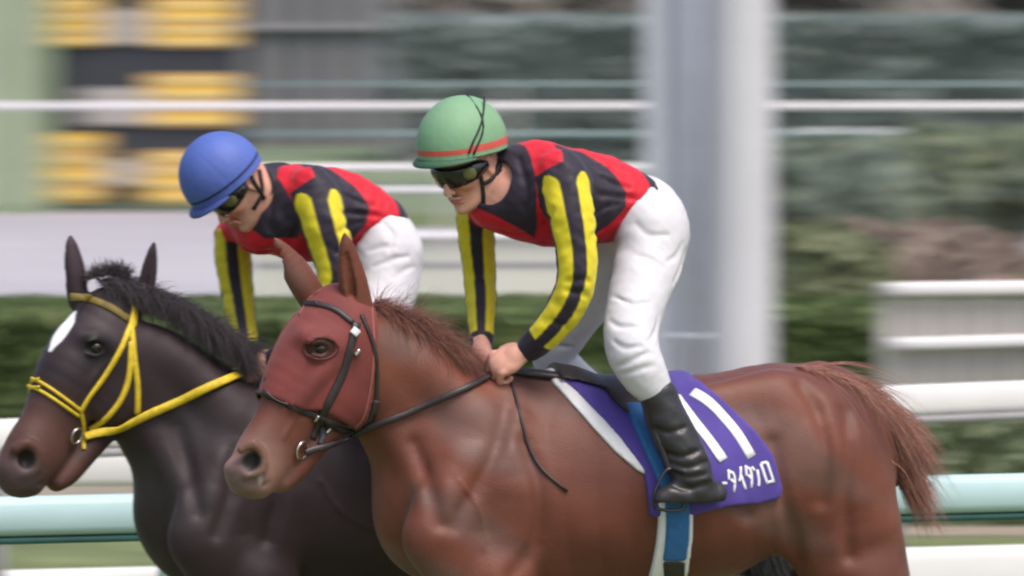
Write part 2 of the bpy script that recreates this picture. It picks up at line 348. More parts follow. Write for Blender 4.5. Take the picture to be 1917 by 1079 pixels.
def post(name, x, y, h, r, mat, parent):
    V, Fc = [], []; tube_geo([(x, y, 0), (x, y, h * .5), (x, y, h)], r, V, Fc, 12); return mesh(name, V, Fc, mat, parent)
# inner running rail
A, B = ends(930, 886, 1.10); e = empty('running_rail', (A + B) / 2 * [1, 1, 0], 'pale teal running rail with oval top bar and dark green underside', 'rail')
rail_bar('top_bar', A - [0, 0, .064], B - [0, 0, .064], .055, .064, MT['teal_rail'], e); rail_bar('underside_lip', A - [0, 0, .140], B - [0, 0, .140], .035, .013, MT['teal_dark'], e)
for px in (-900, -60, 300, 1040, 1400, 1990, 2700, 3400):
    p = A + (B - A) * ((px + 1400) / 5000.0); V, Fc = [], []; tube_geo(smooth_line([(p[0], p[1], p[2] - .12), (p[0], p[1] + .03, p[2] - .3), (p[0], p[1] + .35, .5), (p[0], p[1] + .5, 0)], 12), .028, V, Fc, 10); mesh('post', V, Fc, MT['teal_rail'], e)
# white board fence
A, B = ends(785, 713, 1.0); e = empty('white_board_fence', (A + B) / 2 * [1, 1, 0], 'white two board fence, thick top board and wide bottom board, beyond the teal rail', 'fence')
rail_bar('top_board', A - [0, 0, .062], B - [0, 0, .062], .03, .062, MT['white_paint'], e); rail_bar('board_lip', A - [0, 0, .145], B - [0, 0, .145], .04, .018, MT['grey_paint'], e)
C_, D_ = ends(1068, 1020, .36); rail_bar('bottom_board', C_ - [0, 0, .13], D_ - [0, 0, .13], .03, .13, MT['white_paint'], e)
for i in range(12): p = A + (B - A) * (i + .35) / 12; post('post', p[0], p[1] + .06, .98, .03, MT['grey_paint'], e)
# short white board at the left
A, B = ends(846, 838, .82, -150, 470); e = empty('low_white_board', (A + B) / 2 * [1, 1, 0], 'short wide white board on grey legs behind the dark horse muzzle', 'barrier')
rail_bar('board', A - [0, 0, .07], B - [0, 0, .07], .03, .068, MT['white_paint'], e)
for t in (.1, .9): p = A + (B - A) * t; post('leg', p[0], p[1] + .05, .68, .025, MT['grey_paint'], e)
# picket fence on the right
A, B = ends(546, 524, 1.12, 1648, 2100); e = empty('picket_fence', (A + B) / 2 * [1, 1, 0], 'pale picket fence with two white rails and grey gaps between pickets', 'fence')
rail_bar('rail', A - [0, 0, .04], B - [0, 0, .04], .03, .035, MT['white_paint'], e)
C_, D_ = ends(648, 626, .84, 1660, 2100); q = (A - C_)[1]; C_ = at_depth(1665, 634, A[1] + 30); D_ = at_depth(2100, 622, B[1] + 30); rail_bar('rail', C_ - [0, 0, .03], D_ - [0, 0, .03], .03, .032, MT['white_paint'], e)
box('backing_board', (A[0], (A[1] + B[1]) / 2 + .3, .1), (B[0], (A[1] + B[1]) / 2 + .33, 1.0), MT['picket_gap'], e)
for i in range(9):
    p = A + (B - A) * ((i + .2) / 8.6); box('picket', (p[0] - .045, p[1] + .035, .1), (p[0] + .035, p[1] + .055, 1.08), MT['pale_paint'], e)
# leaf clouds
def leaves(name, blobs, n, size, cols, mat, parent=None, shell=.45):
    V = np.zeros((n * 4, 3)); C = np.zeros((n * 4, 3)); w = np.array([b[1][0] * b[1][1] * b[1][2] for b in blobs]) ** .66; w /= w.sum(); pick = rng.choice(len(blobs), n, p=w)
    cen = np.array([b[0] for b in blobs])[pick]; rad = np.array([b[1] for b in blobs])[pick]
    d = rng.normal(size=(n, 3)); d /= np.linalg.norm(d, axis=1)[:, None]; r = 1 - shell * rng.random(n) ** 1.5; p = cen + d * rad * r[:, None]; p[:, 2] = np.maximum(p[:, 2], .03)
    a = rng.normal(size=(n, 3)); a /= np.linalg.norm(a, axis=1)[:, None]; b = np.cross(a, rng.normal(size=(n, 3))); b /= np.linalg.norm(b, axis=1)[:, None]; s = size * rng.uniform(.6, 1.3, n)[:, None]
    for i, (u, v) in enumerate(((-1, -.5), (1, -.5), (1, .5), (-1, .5))): V[i::4] = p + a * s * u + b * s * v
    base = np.array(cols)[rng.integers(0, len(cols), n)] * rng.uniform(.93, 1.07, n)[:, None]
    for i in range(4): C[i::4] = base
    return mesh(name, V, np.arange(n * 4).reshape(-1, 4), mat, parent, col=C, smooth=False)
MT['leaf'] = material('leaf', attr=True, rough=.7, amt=.2, scale=1.5)
MT['bark'] = material('bark', srgb(92, 80, 68), rough=.95, amt=.3, scale=6, bump=.02, bscale=20)
MT['soil'] = material('soil_dark', srgb(110, 116, 98), rough=1, amt=.3)
def hedge(name, x0, x1, y0, y1, h, n, cols, label, cat='hedge', size=.05):
    e = empty(name, ((x0 + x1) / 2, (y0 + y1) / 2, 0), label, cat)
    V, Fc = [], []; box_geo((x0, y0 + .08, 0), (x1, y1 - .08, h - .08), V, Fc); mesh('woody_core', V, Fc, MT['soil'], e, smooth=False)
    Vv = np.zeros((n * 4, 3)); C = np.zeros((n * 4, 3)); side = rng.random(n); p = np.stack([rng.uniform(x0, x1, n), rng.uniform(y0, y1, n), rng.uniform(0, h, n)], 1)
    f = side < .5; p[f, 1] = y0 + rng.random(f.sum()) * .12 - .03; g = (side >= .5) & (side < .9); p[g, 2] = h - rng.random(g.sum()) ** 2 * .12; p[side >= .9, 1] = y1 - rng.random((side >= .9).sum()) * .1
    a = rng.normal(size=(n, 3)); a /= np.linalg.norm(a, axis=1)[:, None]; b = np.cross(a, rng.normal(size=(n, 3))); b /= np.linalg.norm(b, axis=1)[:, None]; s = size * rng.uniform(.6, 1.3, n)[:, None]
    base = np.array(cols)[rng.integers(0, len(cols), n)] * rng.uniform(.93, 1.07, n)[:, None]
    for i, (u, v) in enumerate(((-1, -.6), (1, -.6), (1, .6), (-1, .6))): Vv[i::4] = p + a * s * u + b * s * v; C[i::4] = base
    mesh('foliage', Vv, np.arange(n * 4).reshape(-1, 4), MT['leaf'], e, col=C, smooth=False); return e
G1, G2, G3 = srgb(96, 114, 66), srgb(112, 124, 74), srgb(84, 102, 62)
xl, xr = at_depth(-3200, 600, 55)[0], at_depth(4200, 600, 55)[0]
hedge('clipped_hedge', xl, xr, GY(54.6), GY(57), .8, 90000, [G1, G2, G3, srgb(88, 106, 60)], 'long low clipped green hedge with flat lighter top running behind the riders')
def bush(name, px, pw, ytop, D, depth, n, cols, label, h=None, cat='bush', size=.045, trunk=True, lumps=6):
    top = at_depth(px, ytop, D); half = pw / 2 * D / FPX; H = top[2]; e = empty(name, (top[0], D - 30, 0), label, cat)
    bl = []
    for i in range(lumps):
        u = rng.uniform(-.8, .8); z = rng.uniform(.35, .78) * H; bl.append(((top[0] + u * half, D - 30 + rng.uniform(-.5, .5) * depth, z), (half * rng.uniform(.3, .5), depth * .5, min(H * .35, H - z))))
    bl.append(((top[0], D - 30, H * .5), (half, depth * .6, H * .5)))
    leaves('crown', bl, n, size, cols, MT['leaf'], e)
    if trunk:
        V, Fc = [], []
        for k in range(5): a = rng.uniform(-.5, .5) * half; tube_geo(smooth_line([(top[0], D - 30, 0), (top[0] + a * .5, D - 30, H * .35), (top[0] + a, D - 30 + rng.uniform(-.2, .2), H * .8)], 8), list(np.linspace(.05, .012, 9)), V, Fc, 6)
        mesh('trunk', V, Fc, MT['bark'], e)
    return e
DK = [srgb(116, 130, 114), srgb(124, 136, 116), srgb(112, 126, 116), srgb(132, 140, 120)]; OL = [srgb(114, 122, 88), srgb(124, 128, 94), srgb(106, 114, 82)]; BR = [srgb(152, 132, 122), srgb(144, 128, 116), srgb(158, 136, 126), srgb(132, 124, 106)]  # background foliage lightened; the haze is put into these colours
bush('olive_bush', 1560, 230, 425, 58.5, 1.6, 16000, OL, 'rounded olive green bush just right of the pale tall post')
bush('brown_shrub', 1760, 440, 418, 66, 2.4, 16000, BR, 'broad reddish brown low shrub bank above the picket fence')
bush('evergreen_shrub', 1560, 330, 262, 84, 3, 9000, DK, 'dark green rounded shrub right of the tall post, under the long white rail', size=.09)
bush('evergreen_shrub', 1800, 360, 245, 88, 3.4, 10000, [DK[1], DK[3], OL[0]], 'mid green broad shrub behind the brown shrub bank at the right side', size=.09)
# dark clipped screen and hillside beyond
SL = [srgb(140, 150, 148), srgb(132, 144, 140), srgb(148, 156, 152), srgb(136, 148, 140)]  # hedge greens lifted paler, distance haze painted into them
hedge('screen_hedge', at_depth(735, 50, 120)[0], at_depth(4200, 50, 120)[0], GY(119), GY(122), at_depth(0, 48, 120)[2], 36000, SL, 'tall dark slate green screen hedge between the grey pillars and the tall post', size=.12)
xa, xb = at_depth(1600, 700, 50)[0], at_depth(4000, 700, 50)[0]
hedge('low_hedge', xa, xb, GY(49.8), GY(51.5), .52, 32000, [srgb(146, 158, 124), srgb(152, 162, 130), srgb(138, 152, 116)], 'low pale green hedge strip in front of the picket fence')
def tree(px, D, hgt, wid, cols, label, n=7000, size=.16):
    b = at_height(px, 300, 0); x = at_depth(px, 100, D)[0]; y = D - 30; e = empty('bare_brown_tree', (x, y, 0), label, 'tree', 'brown trees on the slope beyond the hedge')
    V, Fc = [], []; tube_geo(smooth_line([(x, y, 0), (x + .1, y, hgt * .3), (x, y, hgt * .8)], 10), list(np.linspace(.16, .03, 11)), V, Fc, 8)
    for k in range(9):
        a = rng.uniform(0, 6.28); z = rng.uniform(.15, .6) * hgt; tube_geo(smooth_line([(x, y, z), (x + math.cos(a) * wid * .25, y + math.sin(a) * wid * .2, z + hgt * .12), (x + math.cos(a) * wid * .5, y + math.sin(a) * wid * .4, z + hgt * .3)], 8), list(np.linspace(.06, .012, 9)), V, Fc, 5)
    mesh('trunk', V, Fc, MT['bark'], e); bl = [((x + rng.uniform(-.4, .4) * wid, y + rng.uniform(-.4, .4) * wid, rng.uniform(.2, .85) * hgt), (wid * rng.uniform(.18, .3),) * 2 + (hgt * .16,)) for _ in range(16)]
    leaves('crown', bl, n, size, cols, MT['leaf'], e, shell=.8)
HB = [srgb(146, 138, 132), srgb(136, 130, 124), srgb(152, 144, 140), srgb(126, 124, 116)]  # tree browns paled as well, carrying haze in their colour
lab = ['brown grey tree above the dark hedge, left of the green capped rider', 'brown grey tree rising straight behind the green capped rider', 'brown grey tree just left of the tall pale post', 'brown grey tree just right of the tall pale post', 'wide brown grey tree at the upper right, above the long white rail', 'greyer brown tree at the far upper right corner']
for i, px in enumerate((800, 960, 1130, 1520, 1690, 1870)): tree(px, 140 + 6 * (i % 3), 5.2 + .5 * (i % 2), 3.2, [HB[i % 4], HB[(i + 1) % 4], HB[(i + 2) % 4]], lab[i])
MT['hill'] = material('hill_scrub', srgb(112, 106, 98), rough=1, amt=.3, scale=.4, second=(srgb(92, 98, 84), .12))
Vh, Fh = [], []; nxh, nyh = 60, 12
for j in range(nyh):
    for i in range(nxh): x = -90 + 180 * i / (nxh - 1); y = 130 + j * 14; Vh.append((x, y, max(-.5, j * 2.2 - 1 + math.sin(i * .7 + j) * .8 + math.sin(i * .23) * 1.5)))
for j in range(nyh - 1):
    for i in range(nxh - 1): a = j * nxh + i; Fh.append((a, a + 1, a + nxh + 1, a + nxh))
tag(mesh('hillside', Vh, Fh, MT['hill']), kind='structure')
# far rails
def far_rail(label, D, hs, x0, x1, rads, mats, posts, cat='rail'):
    X0, X1 = at_depth(x0, 300, D)[0], at_depth(x1, 300, D)[0]; e = empty('far_rail', ((X0 + X1) / 2, D - 30, 0), label, cat)
    for h, r, m in zip(hs, rads, mats): rail_bar('bar', (X0, D - 30, h), (X1, D - 30, h), r, r, m, e)
    for i in range(posts): post('post', X0 + (X1 - X0) * (i + .5) / posts, D - 30 + .08, hs[-1], .022, MT['pale_paint'], e)
MT['teal_wire'] = material('pale_teal_paint', srgb(140, 160, 158), rough=.6, amt=.1)
zD = lambda y, D: at_depth(958, y, D)[2]
far_rail('long far rail crossing the whole picture as one thin white bar', 96, [zD(199, 96)], -3000, 4500, [.034], [MT['white_paint']], 5)
far_rail('pair of thin teal wires just above and below the long white rail', 95.6, [zD(251, 95.6), zD(158, 95.6)], 445, 4500, [.022, .016], [MT['teal_wire'], MT['teal_wire']], 4)
far_rail('shorter white double rail behind the blue capped rider and between both riders', 74, [zD(355, 74), zD(313, 74)], 425, 1255, [.018, .024], [MT['white_paint'], MT['white_paint']], 3)
# low pale wall
e = empty('low_wall', (at_depth(750, 500, 76)[0], 46, 0), 'low cream wall with a darker seam behind the riders arms', 'wall'); MT['cream'] = material('cream_render', srgb(206, 206, 190), rough=.8, amt=.12, scale=1.2, second=(srgb(190, 192, 176), .6))
box('wall_body', (at_depth(455, 500, 76)[0], 46, 0), (at_depth(1190, 500, 76)[0], 46.4, zD(447, 76)), MT['cream'], e); box('coping', (at_depth(453, 500, 76)[0], 45.95, zD(447, 76) + .003), (at_depth(1192, 500, 76)[0], 46.45, zD(438, 76)), MT['white_paint'], e)
box('seam_strip', (at_depth(456, 500, 76)[0], 45.985, zD(498, 76)), (at_depth(1189, 500, 76)[0], 45.998, zD(491, 76)), MT['grey_paint'], e)
# grass edging of the far side of the track
sheet('grass_verge', at_depth(640, 400, 97)[0], 60, GY(95), GY(99.5), .008, MT['turf'])
# result board with yellow panels
MT['board_dark'] = material('board_dark', srgb(54, 58, 64), rough=.6, amt=.1, scale=2); MT['panel_yellow'] = material('panel_yellow', srgb(232, 188, 84), rough=.6, amt=.12, scale=5, stretch=(.2, 1, 4), second=(srgb(206, 168, 110), 2.5))
MT['panel_line'] = material('panel_line', srgb(240, 220, 150), rough=.6, amt=.05); MT['panel_grey'] = material('panel_grey', srgb(170, 164, 160), rough=.6, amt=.12, scale=5)
D = 100.0
def pb(x0, y0, x1, y1, Df, Db=None): a = at_depth(x0, y1, Df); b = at_depth(x1, y0, Df); return (a[0], Df - 30, a[2]), (b[0], (Db or Df + .03) - 30, b[2])
e = empty('result_board', (at_depth(265, 300, D)[0], D - 30, 0), 'tall dark board carrying rows of yellow panels beside the pale green pillar', 'board')
lo, hi = pb(86, -260, 442, 384, D + .1, D + .3); box('board', lo, hi, MT['board_dark'], e)
for x in (120, 250, 410): lo, hi = pb(x, 380, x + 14, 404, D + .12, D + .25); lo = (lo[0], lo[1], 0); box('leg', lo, hi, MT['grey_paint'], e)
for (x0, y0, x1, y1) in ((92, -2, 192, 88), (280, -2, 440, 90), (275, 138, 443, 238), (92, 250, 195, 380), (268, 282, 440, 382), (92, -130, 440, -20)):
    lo, hi = pb(x0, y0, x1, y1, D + .05, D + .096); p = box('yellow_panel', lo, hi, MT['panel_yellow'], e)
    for k in range(4): yy = y0 + (y1 - y0) * (.12 + .25 * k); lo, hi = pb(x0 + 4, yy, x1 - 4, yy + 5, D + .035, D + .047); box('panel_stripe', lo, hi, MT['panel_line'], p)
for (x0, y0, x1, y1) in ((195, 18, 275, 84), (150, 165, 290, 235), (195, 300, 285, 348)):
    lo, hi = pb(x0, y0, x1, y1, D + .055, D + .096); box('grey_panel', lo, hi, MT['panel_grey'], e)
e2 = empty('green_pillar', (at_depth(40, 300, 99)[0], 69, 0), 'pale green vertically ribbed pillar left of the yellow panelled board', 'pillar'); MT['pale_green'] = material('pale_green_paint', srgb(158, 174, 140), rough=.7, amt=.1, scale=2)
lo, hi = pb(-140, -300, 88, 390, 99.2, 99.6); box('pillar_body', (lo[0], lo[1], 0), hi, MT['pale_green'], e2)
for k in range(9): x = -120 + k * 24; lo, hi = pb(x, -300, x + 9, 385, 99.16, 99.197); box('rib', lo, hi, MT['pale_green'] if k % 3 else MT['pale_paint'], e2)
# grey pillared building
MT['concrete'] = material('concrete', srgb(140, 138, 140), rough=.85, amt=.08, scale=1.5); MT['conc_dark'] = material('dark_infill', srgb(98, 100, 102), rough=.85, amt=.1)  # infill wall in a darker grey than the pillars
e = empty('pillared_building', (at_depth(590, 200, 126)[0], 96, 0), 'grey building front of broad upright pillars with darker infill', 'building')
lo, hi = pb(380, -500, 742, 300, 126.5, 130); box('wall', (lo[0], lo[1], 0), hi, MT['conc_dark'], e)
for k, x in enumerate((400, 462, 520, 580, 634, 690)): lo, hi = pb(x, -500, x + 38, 300, 125.9, 126.49); box('pillar', (lo[0], lo[1], 0), hi, MT['concrete'], e)
lo, hi = pb(375, 46, 745, 58, 125.8, 126.49); box('cornice', (lo[0], lo[1] , lo[2]), hi, MT['concrete'], e)
# small pale hut among the shrubs
e = empty('roofed_hut', (at_depth(1590, 300, 98)[0], 68, 0), 'small pale grey blue roofed hut between the shrubs under the long rail', 'hut'); MT['hut'] = material('hut_grey', srgb(164, 172, 170), rough=.6, amt=.08)
lo, hi = pb(1500, 262, 1690, 330, 98, 99.6); box('wall', (lo[0], lo[1], 0), hi, MT['hut'], e); lo, hi = pb(1488, 250, 1702, 263, 97.85, 99.75); box('roof', lo, hi, MT['pale_paint'], e); lo, hi = pb(1540, 280, 1570, 320, 97.96, 97.998); box('window', lo, hi, MT['board_dark'], e)
# tall post
MT['post_white'] = material('post_white', srgb(206, 204, 210), rough=.5, amt=.06, scale=2); MT['post_lav'] = material('post_lavender', srgb(206, 207, 226), rough=.5, amt=.06); MT['post_grey'] = material('post_panel_grey', srgb(206, 209, 218), rough=.6, amt=.06)
D = 50.0; cx = at_depth(1385, 600, D)[0]; e = empty('lamp_mast', (cx, D - 30, 0), 'tall broad white mast with lavender pipe and grey side panel', 'mast')
V, Fc = [], []; rr_ = 62 * D / FPX; tube_geo([(cx, 20, 0), (cx, 20, .6), (cx, 20, 3), (cx, 20, 8)], [rr_ * 1.06, rr_ * 1.03, rr_, rr_ * .9], V, Fc, 28); mesh('shaft', V, Fc, MT['post_white'], e)
V, Fc = [], []; x2 = at_depth(1296, 600, D)[0]; tube_geo([(x2, 20, 0), (x2, 20, 3), (x2, 20, 8)], 22 * D / FPX, V, Fc, 16); mesh('pipe', V, Fc, MT['post_lav'], e)
lo, hi = pb(1205, -300, 1350, 700, D + .12, D + .24); box('side_panel', (lo[0], lo[1], 0), hi, MT['post_grey'], e)
V, Fc = [], []; tube_geo([(cx, 20, 0), (cx, 20, .02), (cx, 20, .08), (cx, 20, .1)], [rr_ * 1.5, rr_ * 1.5, rr_ * 1.45, rr_ * 1.1], V, Fc, 28); mesh('base_collar', V, Fc, MT['post_grey'], e)
for z in (.9,): V, Fc = [], []; tube_geo([(x2 - .1, 20 - .03, z), (cx, 20 - .03, z)], .02, V, Fc, 8); mesh('bracket', V, Fc, MT['post_grey'], e)

# ================================================================== HORSES
def horse(i, O, dx, dy, hdx, hdy, color, dark, ears, croup):
    """i: 1 near, 2 far. dx,dy shift the body keypoints, hdx,hdy the head keypoints"""
    Bf = Frame(O, R(18)); B = lambda x, y, v=0.: Bf(x + dx, y + dy, v)
    pole = Bf(650 + hdx, 600 + hdy, 0); Hf = Frame(pole, R(33)); H = lambda x, y, v=0.: Hf(x + hdx, y + hdy, v)
    l = Bf.l; hl = Hf.l
    lo = np.array([B(1760, 0)[0], Bf.O[1] - 1.25, -.02]); x0 = H(395, 800)[0]; x1 = B(1800, 900)[0]
    F = Field((x0 - .05, Bf.O[1] - .62, -.03), (x1, Bf.O[1] + .62, 2.05), .0055)
    # trunk
    def body_nodes(rows): return [(B(x, y, v), r * M, w / (r * M)) for x, y, r, w, v in rows]
    F.chain(body_nodes([(840, 950, 150, .15, 0), (900, 925, 200, .21, 0), (1000, 930, 222, .245, 0), (1120, 930, 212, .285, 0), (1250, 912, 205, .30, 0), (1360, 880, 186, .285, 0), (1450, 852, 174, .27, 0), (1520, 846, 155, .25, 0), (1562, 868, 126, .19, 0)]), l, .04, sub=3)
    for sgn in (1, -1):
        F.chain([(B(1480, 800, .12 * sgn), .14, .9), (B(1542, 868, .15 * sgn), .18, .72), (B(1578, 985, .16 * sgn), .175, .62), (B(1604, 1090, .15 * sgn), .155, .6)], l, .06, sub=2)   # haunch
        F.chain([(B(930, 770, .07 * sgn), .09, .6), (B(880, 900, .17 * sgn), .115, .5), (B(830, 1000, .18 * sgn), .12, .6), (B(905, 1090, .16 * sgn), .11, .7)], l, .05, sub=2)   # shoulder
        F.chain([(B(960, 800, .16 * sgn), .05, .5), (B(975, 930, .215 * sgn), .07, .45), (B(950, 1060, .2 * sgn), .07, .5)], l, .05, sub=2)
        F.chain([(B(1330, 760, .17 * sgn), .05, .7), (B(1450, 740, .16 * sgn), .06, .8), (B(1520, 760, .17 * sgn), .05, .8)], l, .06, sub=2)  # hip point
        F.chain([(B(1500, 1000, .15 * sgn), .07, .5), (B(1420, 950, .19 * sgn), .05, .4)], l, .07, sub=2)
    F.chain([(B(930, 735), .05, .7), (B(985, 722), .045, .8), (B(1060, 740), .05, 1)], l, .05, sub=2)
    # hollow of the flank and the groove before the shoulder
    for sgn in (1, -1):
        F.chain([(B(1430, 830, .33 * sgn), .07, .5), (B(1450, 930, .345 * sgn), .07, .5)], l, .08, 'sub', sub=2)
        F.chain([(B(815, 800, .2 * sgn), .03, 1), (B(800, 900, .25 * sgn), .03, 1)], l, .05, 'sub', sub=2)
    # legs
    def leg(rows): F.chain([(B(x, y, v), r, 1.0) for x, y, v, r in rows], l, .035, sub=3)
    leg([(920, 1090, .16, .11), (905, 1180, .15, .075), (895, 1330, .14, .045), (890, 1370, .14, .042), (892, 1420, .14, .028), (900, 1580, .14, .026), (905, 1640, .14, .034), (885, 1690, .14, .03), (875, 1735, .14, .052)])
    leg([(900, 1090, -.16, .11), (850, 1180, -.15, .075), (780, 1290, -.14, .048), (760, 1315, -.14, .043), (790, 1380, -.14, .028), (850, 1480, -.14, .028), (870, 1510, -.14, .034), (905, 1530, -.14, .03), (930, 1560, -.14, .045)])
    leg([(1610, 1090, .15, .13), (1590, 1180, .15, .1), (1640, 1280, .14, .06), (1690, 1360, .14, .048), (1700, 1400, .14, .036), (1690, 1560, .14, .028), (1695, 1620, .14, .036), (1675, 1680, .14, .03), (1660, 1735, .14, .05)])
    leg([(1590, 1090, -.15, .13), (1500, 1170, -.15, .1), (1520, 1280, -.14, .06), (1545, 1370, -.14, .048), (1530, 1410, -.14, .036), (1450, 1560, -.14, .028), (1430, 1615, -.14, .036), (1405, 1680, -.14, .03), (1385, 1735, -.14, .05)])
    # neck: between body plane and head
    if i == 1: nk = [(655, 640, 70, .075, .05), (690, 690, 94, .08, .035), (735, 720, 108, .088, .02), (785, 770, 127, .11, 0), (838, 830, 148, .145, 0), (885, 890, 178, .18, 0)]
    else: nk = [(655, 650, 72, .075, .05), (690, 690, 96, .08, .035), (735, 722, 114, .088, .02), (785, 775, 134, .11, 0), (838, 835, 152, .145, 0), (885, 890, 176, .18, 0)]
    F.chain([(B(x, y, v), r * M, w / (r * M)) for x, y, r, w, v in nk], l, .05, sub=4)
    F.chain([(B(735, 810, .055), .035, 1), (B(790, 900, .10), .04, 1), (B(830, 1000, .13), .05, 1)], l, .05, sub=3)
    F.chain([(B(725, 640, .05), .04, .8), (B(800, 690, .08), .05, .8), (B(880, 770, .11), .06, .8)], l, .06, sub=3)
    # head
    hn = [(634, 598, 62, .085), (600, 660, 78, .095), (571, 710, 76, .082), (547, 760, 68, .067), (526, 806, 63, .060), (498, 852, 63, .063), (478, 880, 53, .062)]
    if i == 2: hn = [(x - 9 * (y > 560) - 3 * (y > 620) - 2 * (y > 700), y, r - 1 , w * (1.0 + .15 * (y > 700))) for x, y, r, w in hn]
    F.chain([(H(x, y), r * M, w / (r * M)) for x, y, r, w in hn], hl, .03, sub=3)
    for s in (1, -1):
        F.chain([(H(655, 675, .062 * s), .085, .42), (H(650, 730, .062 * s), .088, .42), (H(625, 760, .055 * s), .06, .45)], hl, .03, sub=2)      # cheek
        F.chain([(H(574, 632, .066 * s), .010, 1), (H(598, 634, .084 * s), .015, 1), (H(624, 648, .082 * s), .016, 1)], hl, .045, sub=2)        # brow
        F.chain([(H(622, 680, .088 * s), .014, 1), (H(585, 715, .076 * s), .014, 1), (H(548, 765, .058 * s), .012, 1)], hl, .02, sub=2)        # facial crest
        F.ball(H(600, 653, .108 * s), (.026, .02, .016), .012, 'sub', axes=[Hf.h, Hf.l, (0, 0, 1)])
        F.chain([(H(583, 642, .096 * s), .006, 1), (H(600, 638, .102 * s), .007, 1), (H(616, 648, .098 * s), .006, 1)], hl, .006, sub=2)       # upper lid
        F.chain([(H(584, 664, .092 * s), .005, 1), (H(600, 669, .096 * s), .006, 1), (H(615, 662, .094 * s), .005, 1)], hl, .006, sub=2)
        F.chain([(H(452, 842, .048 * s), .016, 1), (H(472, 832, .062 * s), .018, 1), (H(490, 850, .066 * s), .018, 1), (H(488, 880, .062 * s), .016, 1), (H(462, 890, .05 * s), .014, 1)], hl, .012, sub=2)
        F.ball(H(470, 864, .074 * s), (.024, .03, .030), .01, 'sub', axes=[Hf.h, Hf.l, (0, 0, 1)])
        F.chain([(H(470, 912, .03 * s), .006, 1), (H(510, 905, .062 * s), .005, 1), (H(548, 880, .064 * s), .006, 1)], hl, .008, 'sub', sub=3)   # mouth
    F.chain([(H(658, 764), .054, 1.05), (H(618, 800), .046, 1.1), (H(578, 846), .042, 1.15), (H(546, 886), .038, 1.2), (H(526, 905), .028, 1.45)], hl, .022, sub=3)   # lower jaw
    F.chain([(H(440, 880), .03, 1.4), (H(450, 908), .03, 1.5), (H(480, 912), .026, 1.6)], hl, .02, sub=2)                       # upper lip
    s_noear = F.d.copy()
    # ears
    for (bx, by, bv, tx, ty, tv, es_) in ears:
        b, t = H(bx, by, bv), H(tx, ty, tv); m = b * .52 + t * .48; bb = b + (b - t) * .15
        F.chain([(bb, .044 * es_, .9), (b * .8 + t * .2, .046 * es_, .8), (m, .043 * es_, .7), (b * .2 + t * .8, .026 * es_, .7), (t, .005, 1)], hl, .015, sub=3)
        o = Hf.h * .022 + Hf.l * (.02 if bv > 0 else -.004)
        F.chain([(b * .75 + t * .25 + o * es_, .012 * es_, .8), (m + o * es_, .014 * es_, .7), (b * .25 + t * .75 + o * .6, .006, .8)], hl, .01, 'sub', sub=3)
    F.chain([(B(1535, 712), .05, 1), (B(1585, 732), .045, 1), (B(1628, 785), .035, 1)], l, .04, sub=2)    # dock
    if i == 1:
        carve(F, [[(948, 770), (925, 850), (880, 930), (850, 985)], [(985, 830), (1010, 920), (1000, 1020), (960, 1079)], [(1446, 830), (1462, 910), (1482, 990), (1492, 1050)]], .002, .05, l)
        carve(F, [[(1585, 770), (1590, 850), (1582, 940), (1590, 1040)], [(1500, 720), (1530, 770), (1548, 850), (1540, 940)], [(775, 830), (800, 900), (822, 980)], [(1320, 800), (1370, 900), (1400, 960)]], .002, .05, l)
        carve(F, [[(612, 705), (592, 735), (572, 775)], [(640, 700), (655, 735), (668, 770)]], .004, .02, hl)
        for ln in ([(592, 705), (566, 740), (548, 790), (530, 820)], [(566, 740), (545, 745), (530, 770)], [(860, 900), (900, 960), (905, 1030)]): carve(F, [ln], .0016, .014, l, 'add')
    else:
        carve(F, [[(330, 800), (352, 880), (372, 960)], [(505, 830), (520, 920), (500, 1010)], [(440, 850), (430, 930), (405, 1000)]], .003, .05, l)
        for ln in ([(182, 700), (160, 745), (140, 790)], [(600, 900), (640, 960), (700, 990)]): carve(F, [ln], .0016, .014, l, 'add')
    # muscle unevenness
    X, Y, Z = F.grid(); near = np.abs(F.d) < .06
    w = (np.sin(X * 9 + Z * 7) * np.sin(Y * 11 + Z * 4 + 1) * .004 + np.sin(X * 23 + 2 * Z) * np.sin(Z * 19 - Y * 8) * .002).astype(np.float32); F.d = np.where(near, F.d + w, F.d)
    V, Q = surf_nets(F, 2)
    # coat colours
    hv = Hf.v(V); huw = Hf.uw(V); C = np.tile(np.array(color), (len(V), 1))
    nz = np.sin(V[:, 0] * 5.3 + V[:, 2] * 3.1) * np.sin(V[:, 2] * 6.1 - V[:, 0] * 2.3 + 1.0)
    nz2 = np.sin(V[:, 0] * 11 + 3 * np.sin(V[:, 2] * 5)) * np.sin(V[:, 2] * 13 + V[:, 0] * 4 + 2); C = C * (1 + .16 * nz[:, None] + .10 * nz2[:, None]); gr_ = sstep(nz2 + nz * .7, .1, 1.0) * .35; C = C * (1 - gr_[:, None]) + gr_[:, None] * (C.mean(1)[:, None] * 1.25)
    mz = H(460, 890); dm = np.linalg.norm((V - mz) * [1, .7, 1], axis=1)
    if i == 1: C = blend(C, srgb(150, 116, 104), .75 * sstep(dm, .17, .06)); C = blend(C, srgb(90, 78, 80), .8 * sstep(dm, .085, .03))
    else: C = blend(C, srgb(96, 62, 52), .75 * sstep(dm, .33, .14)); C = blend(C, srgb(84, 72, 76), .8 * sstep(dm, .10, .04))
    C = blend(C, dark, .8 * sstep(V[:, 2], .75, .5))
    for s in (1, -1):
        nd = np.linalg.norm(V - H(470, 862, .058 * s), axis=1); C = blend(C, (.012, .009, .009), sstep(nd, .036, .022))
        ed = np.linalg.norm(V - H(600, 653, .098 * s), axis=1); C = blend(C, dark, .92 * sstep(ed, .068, .038))
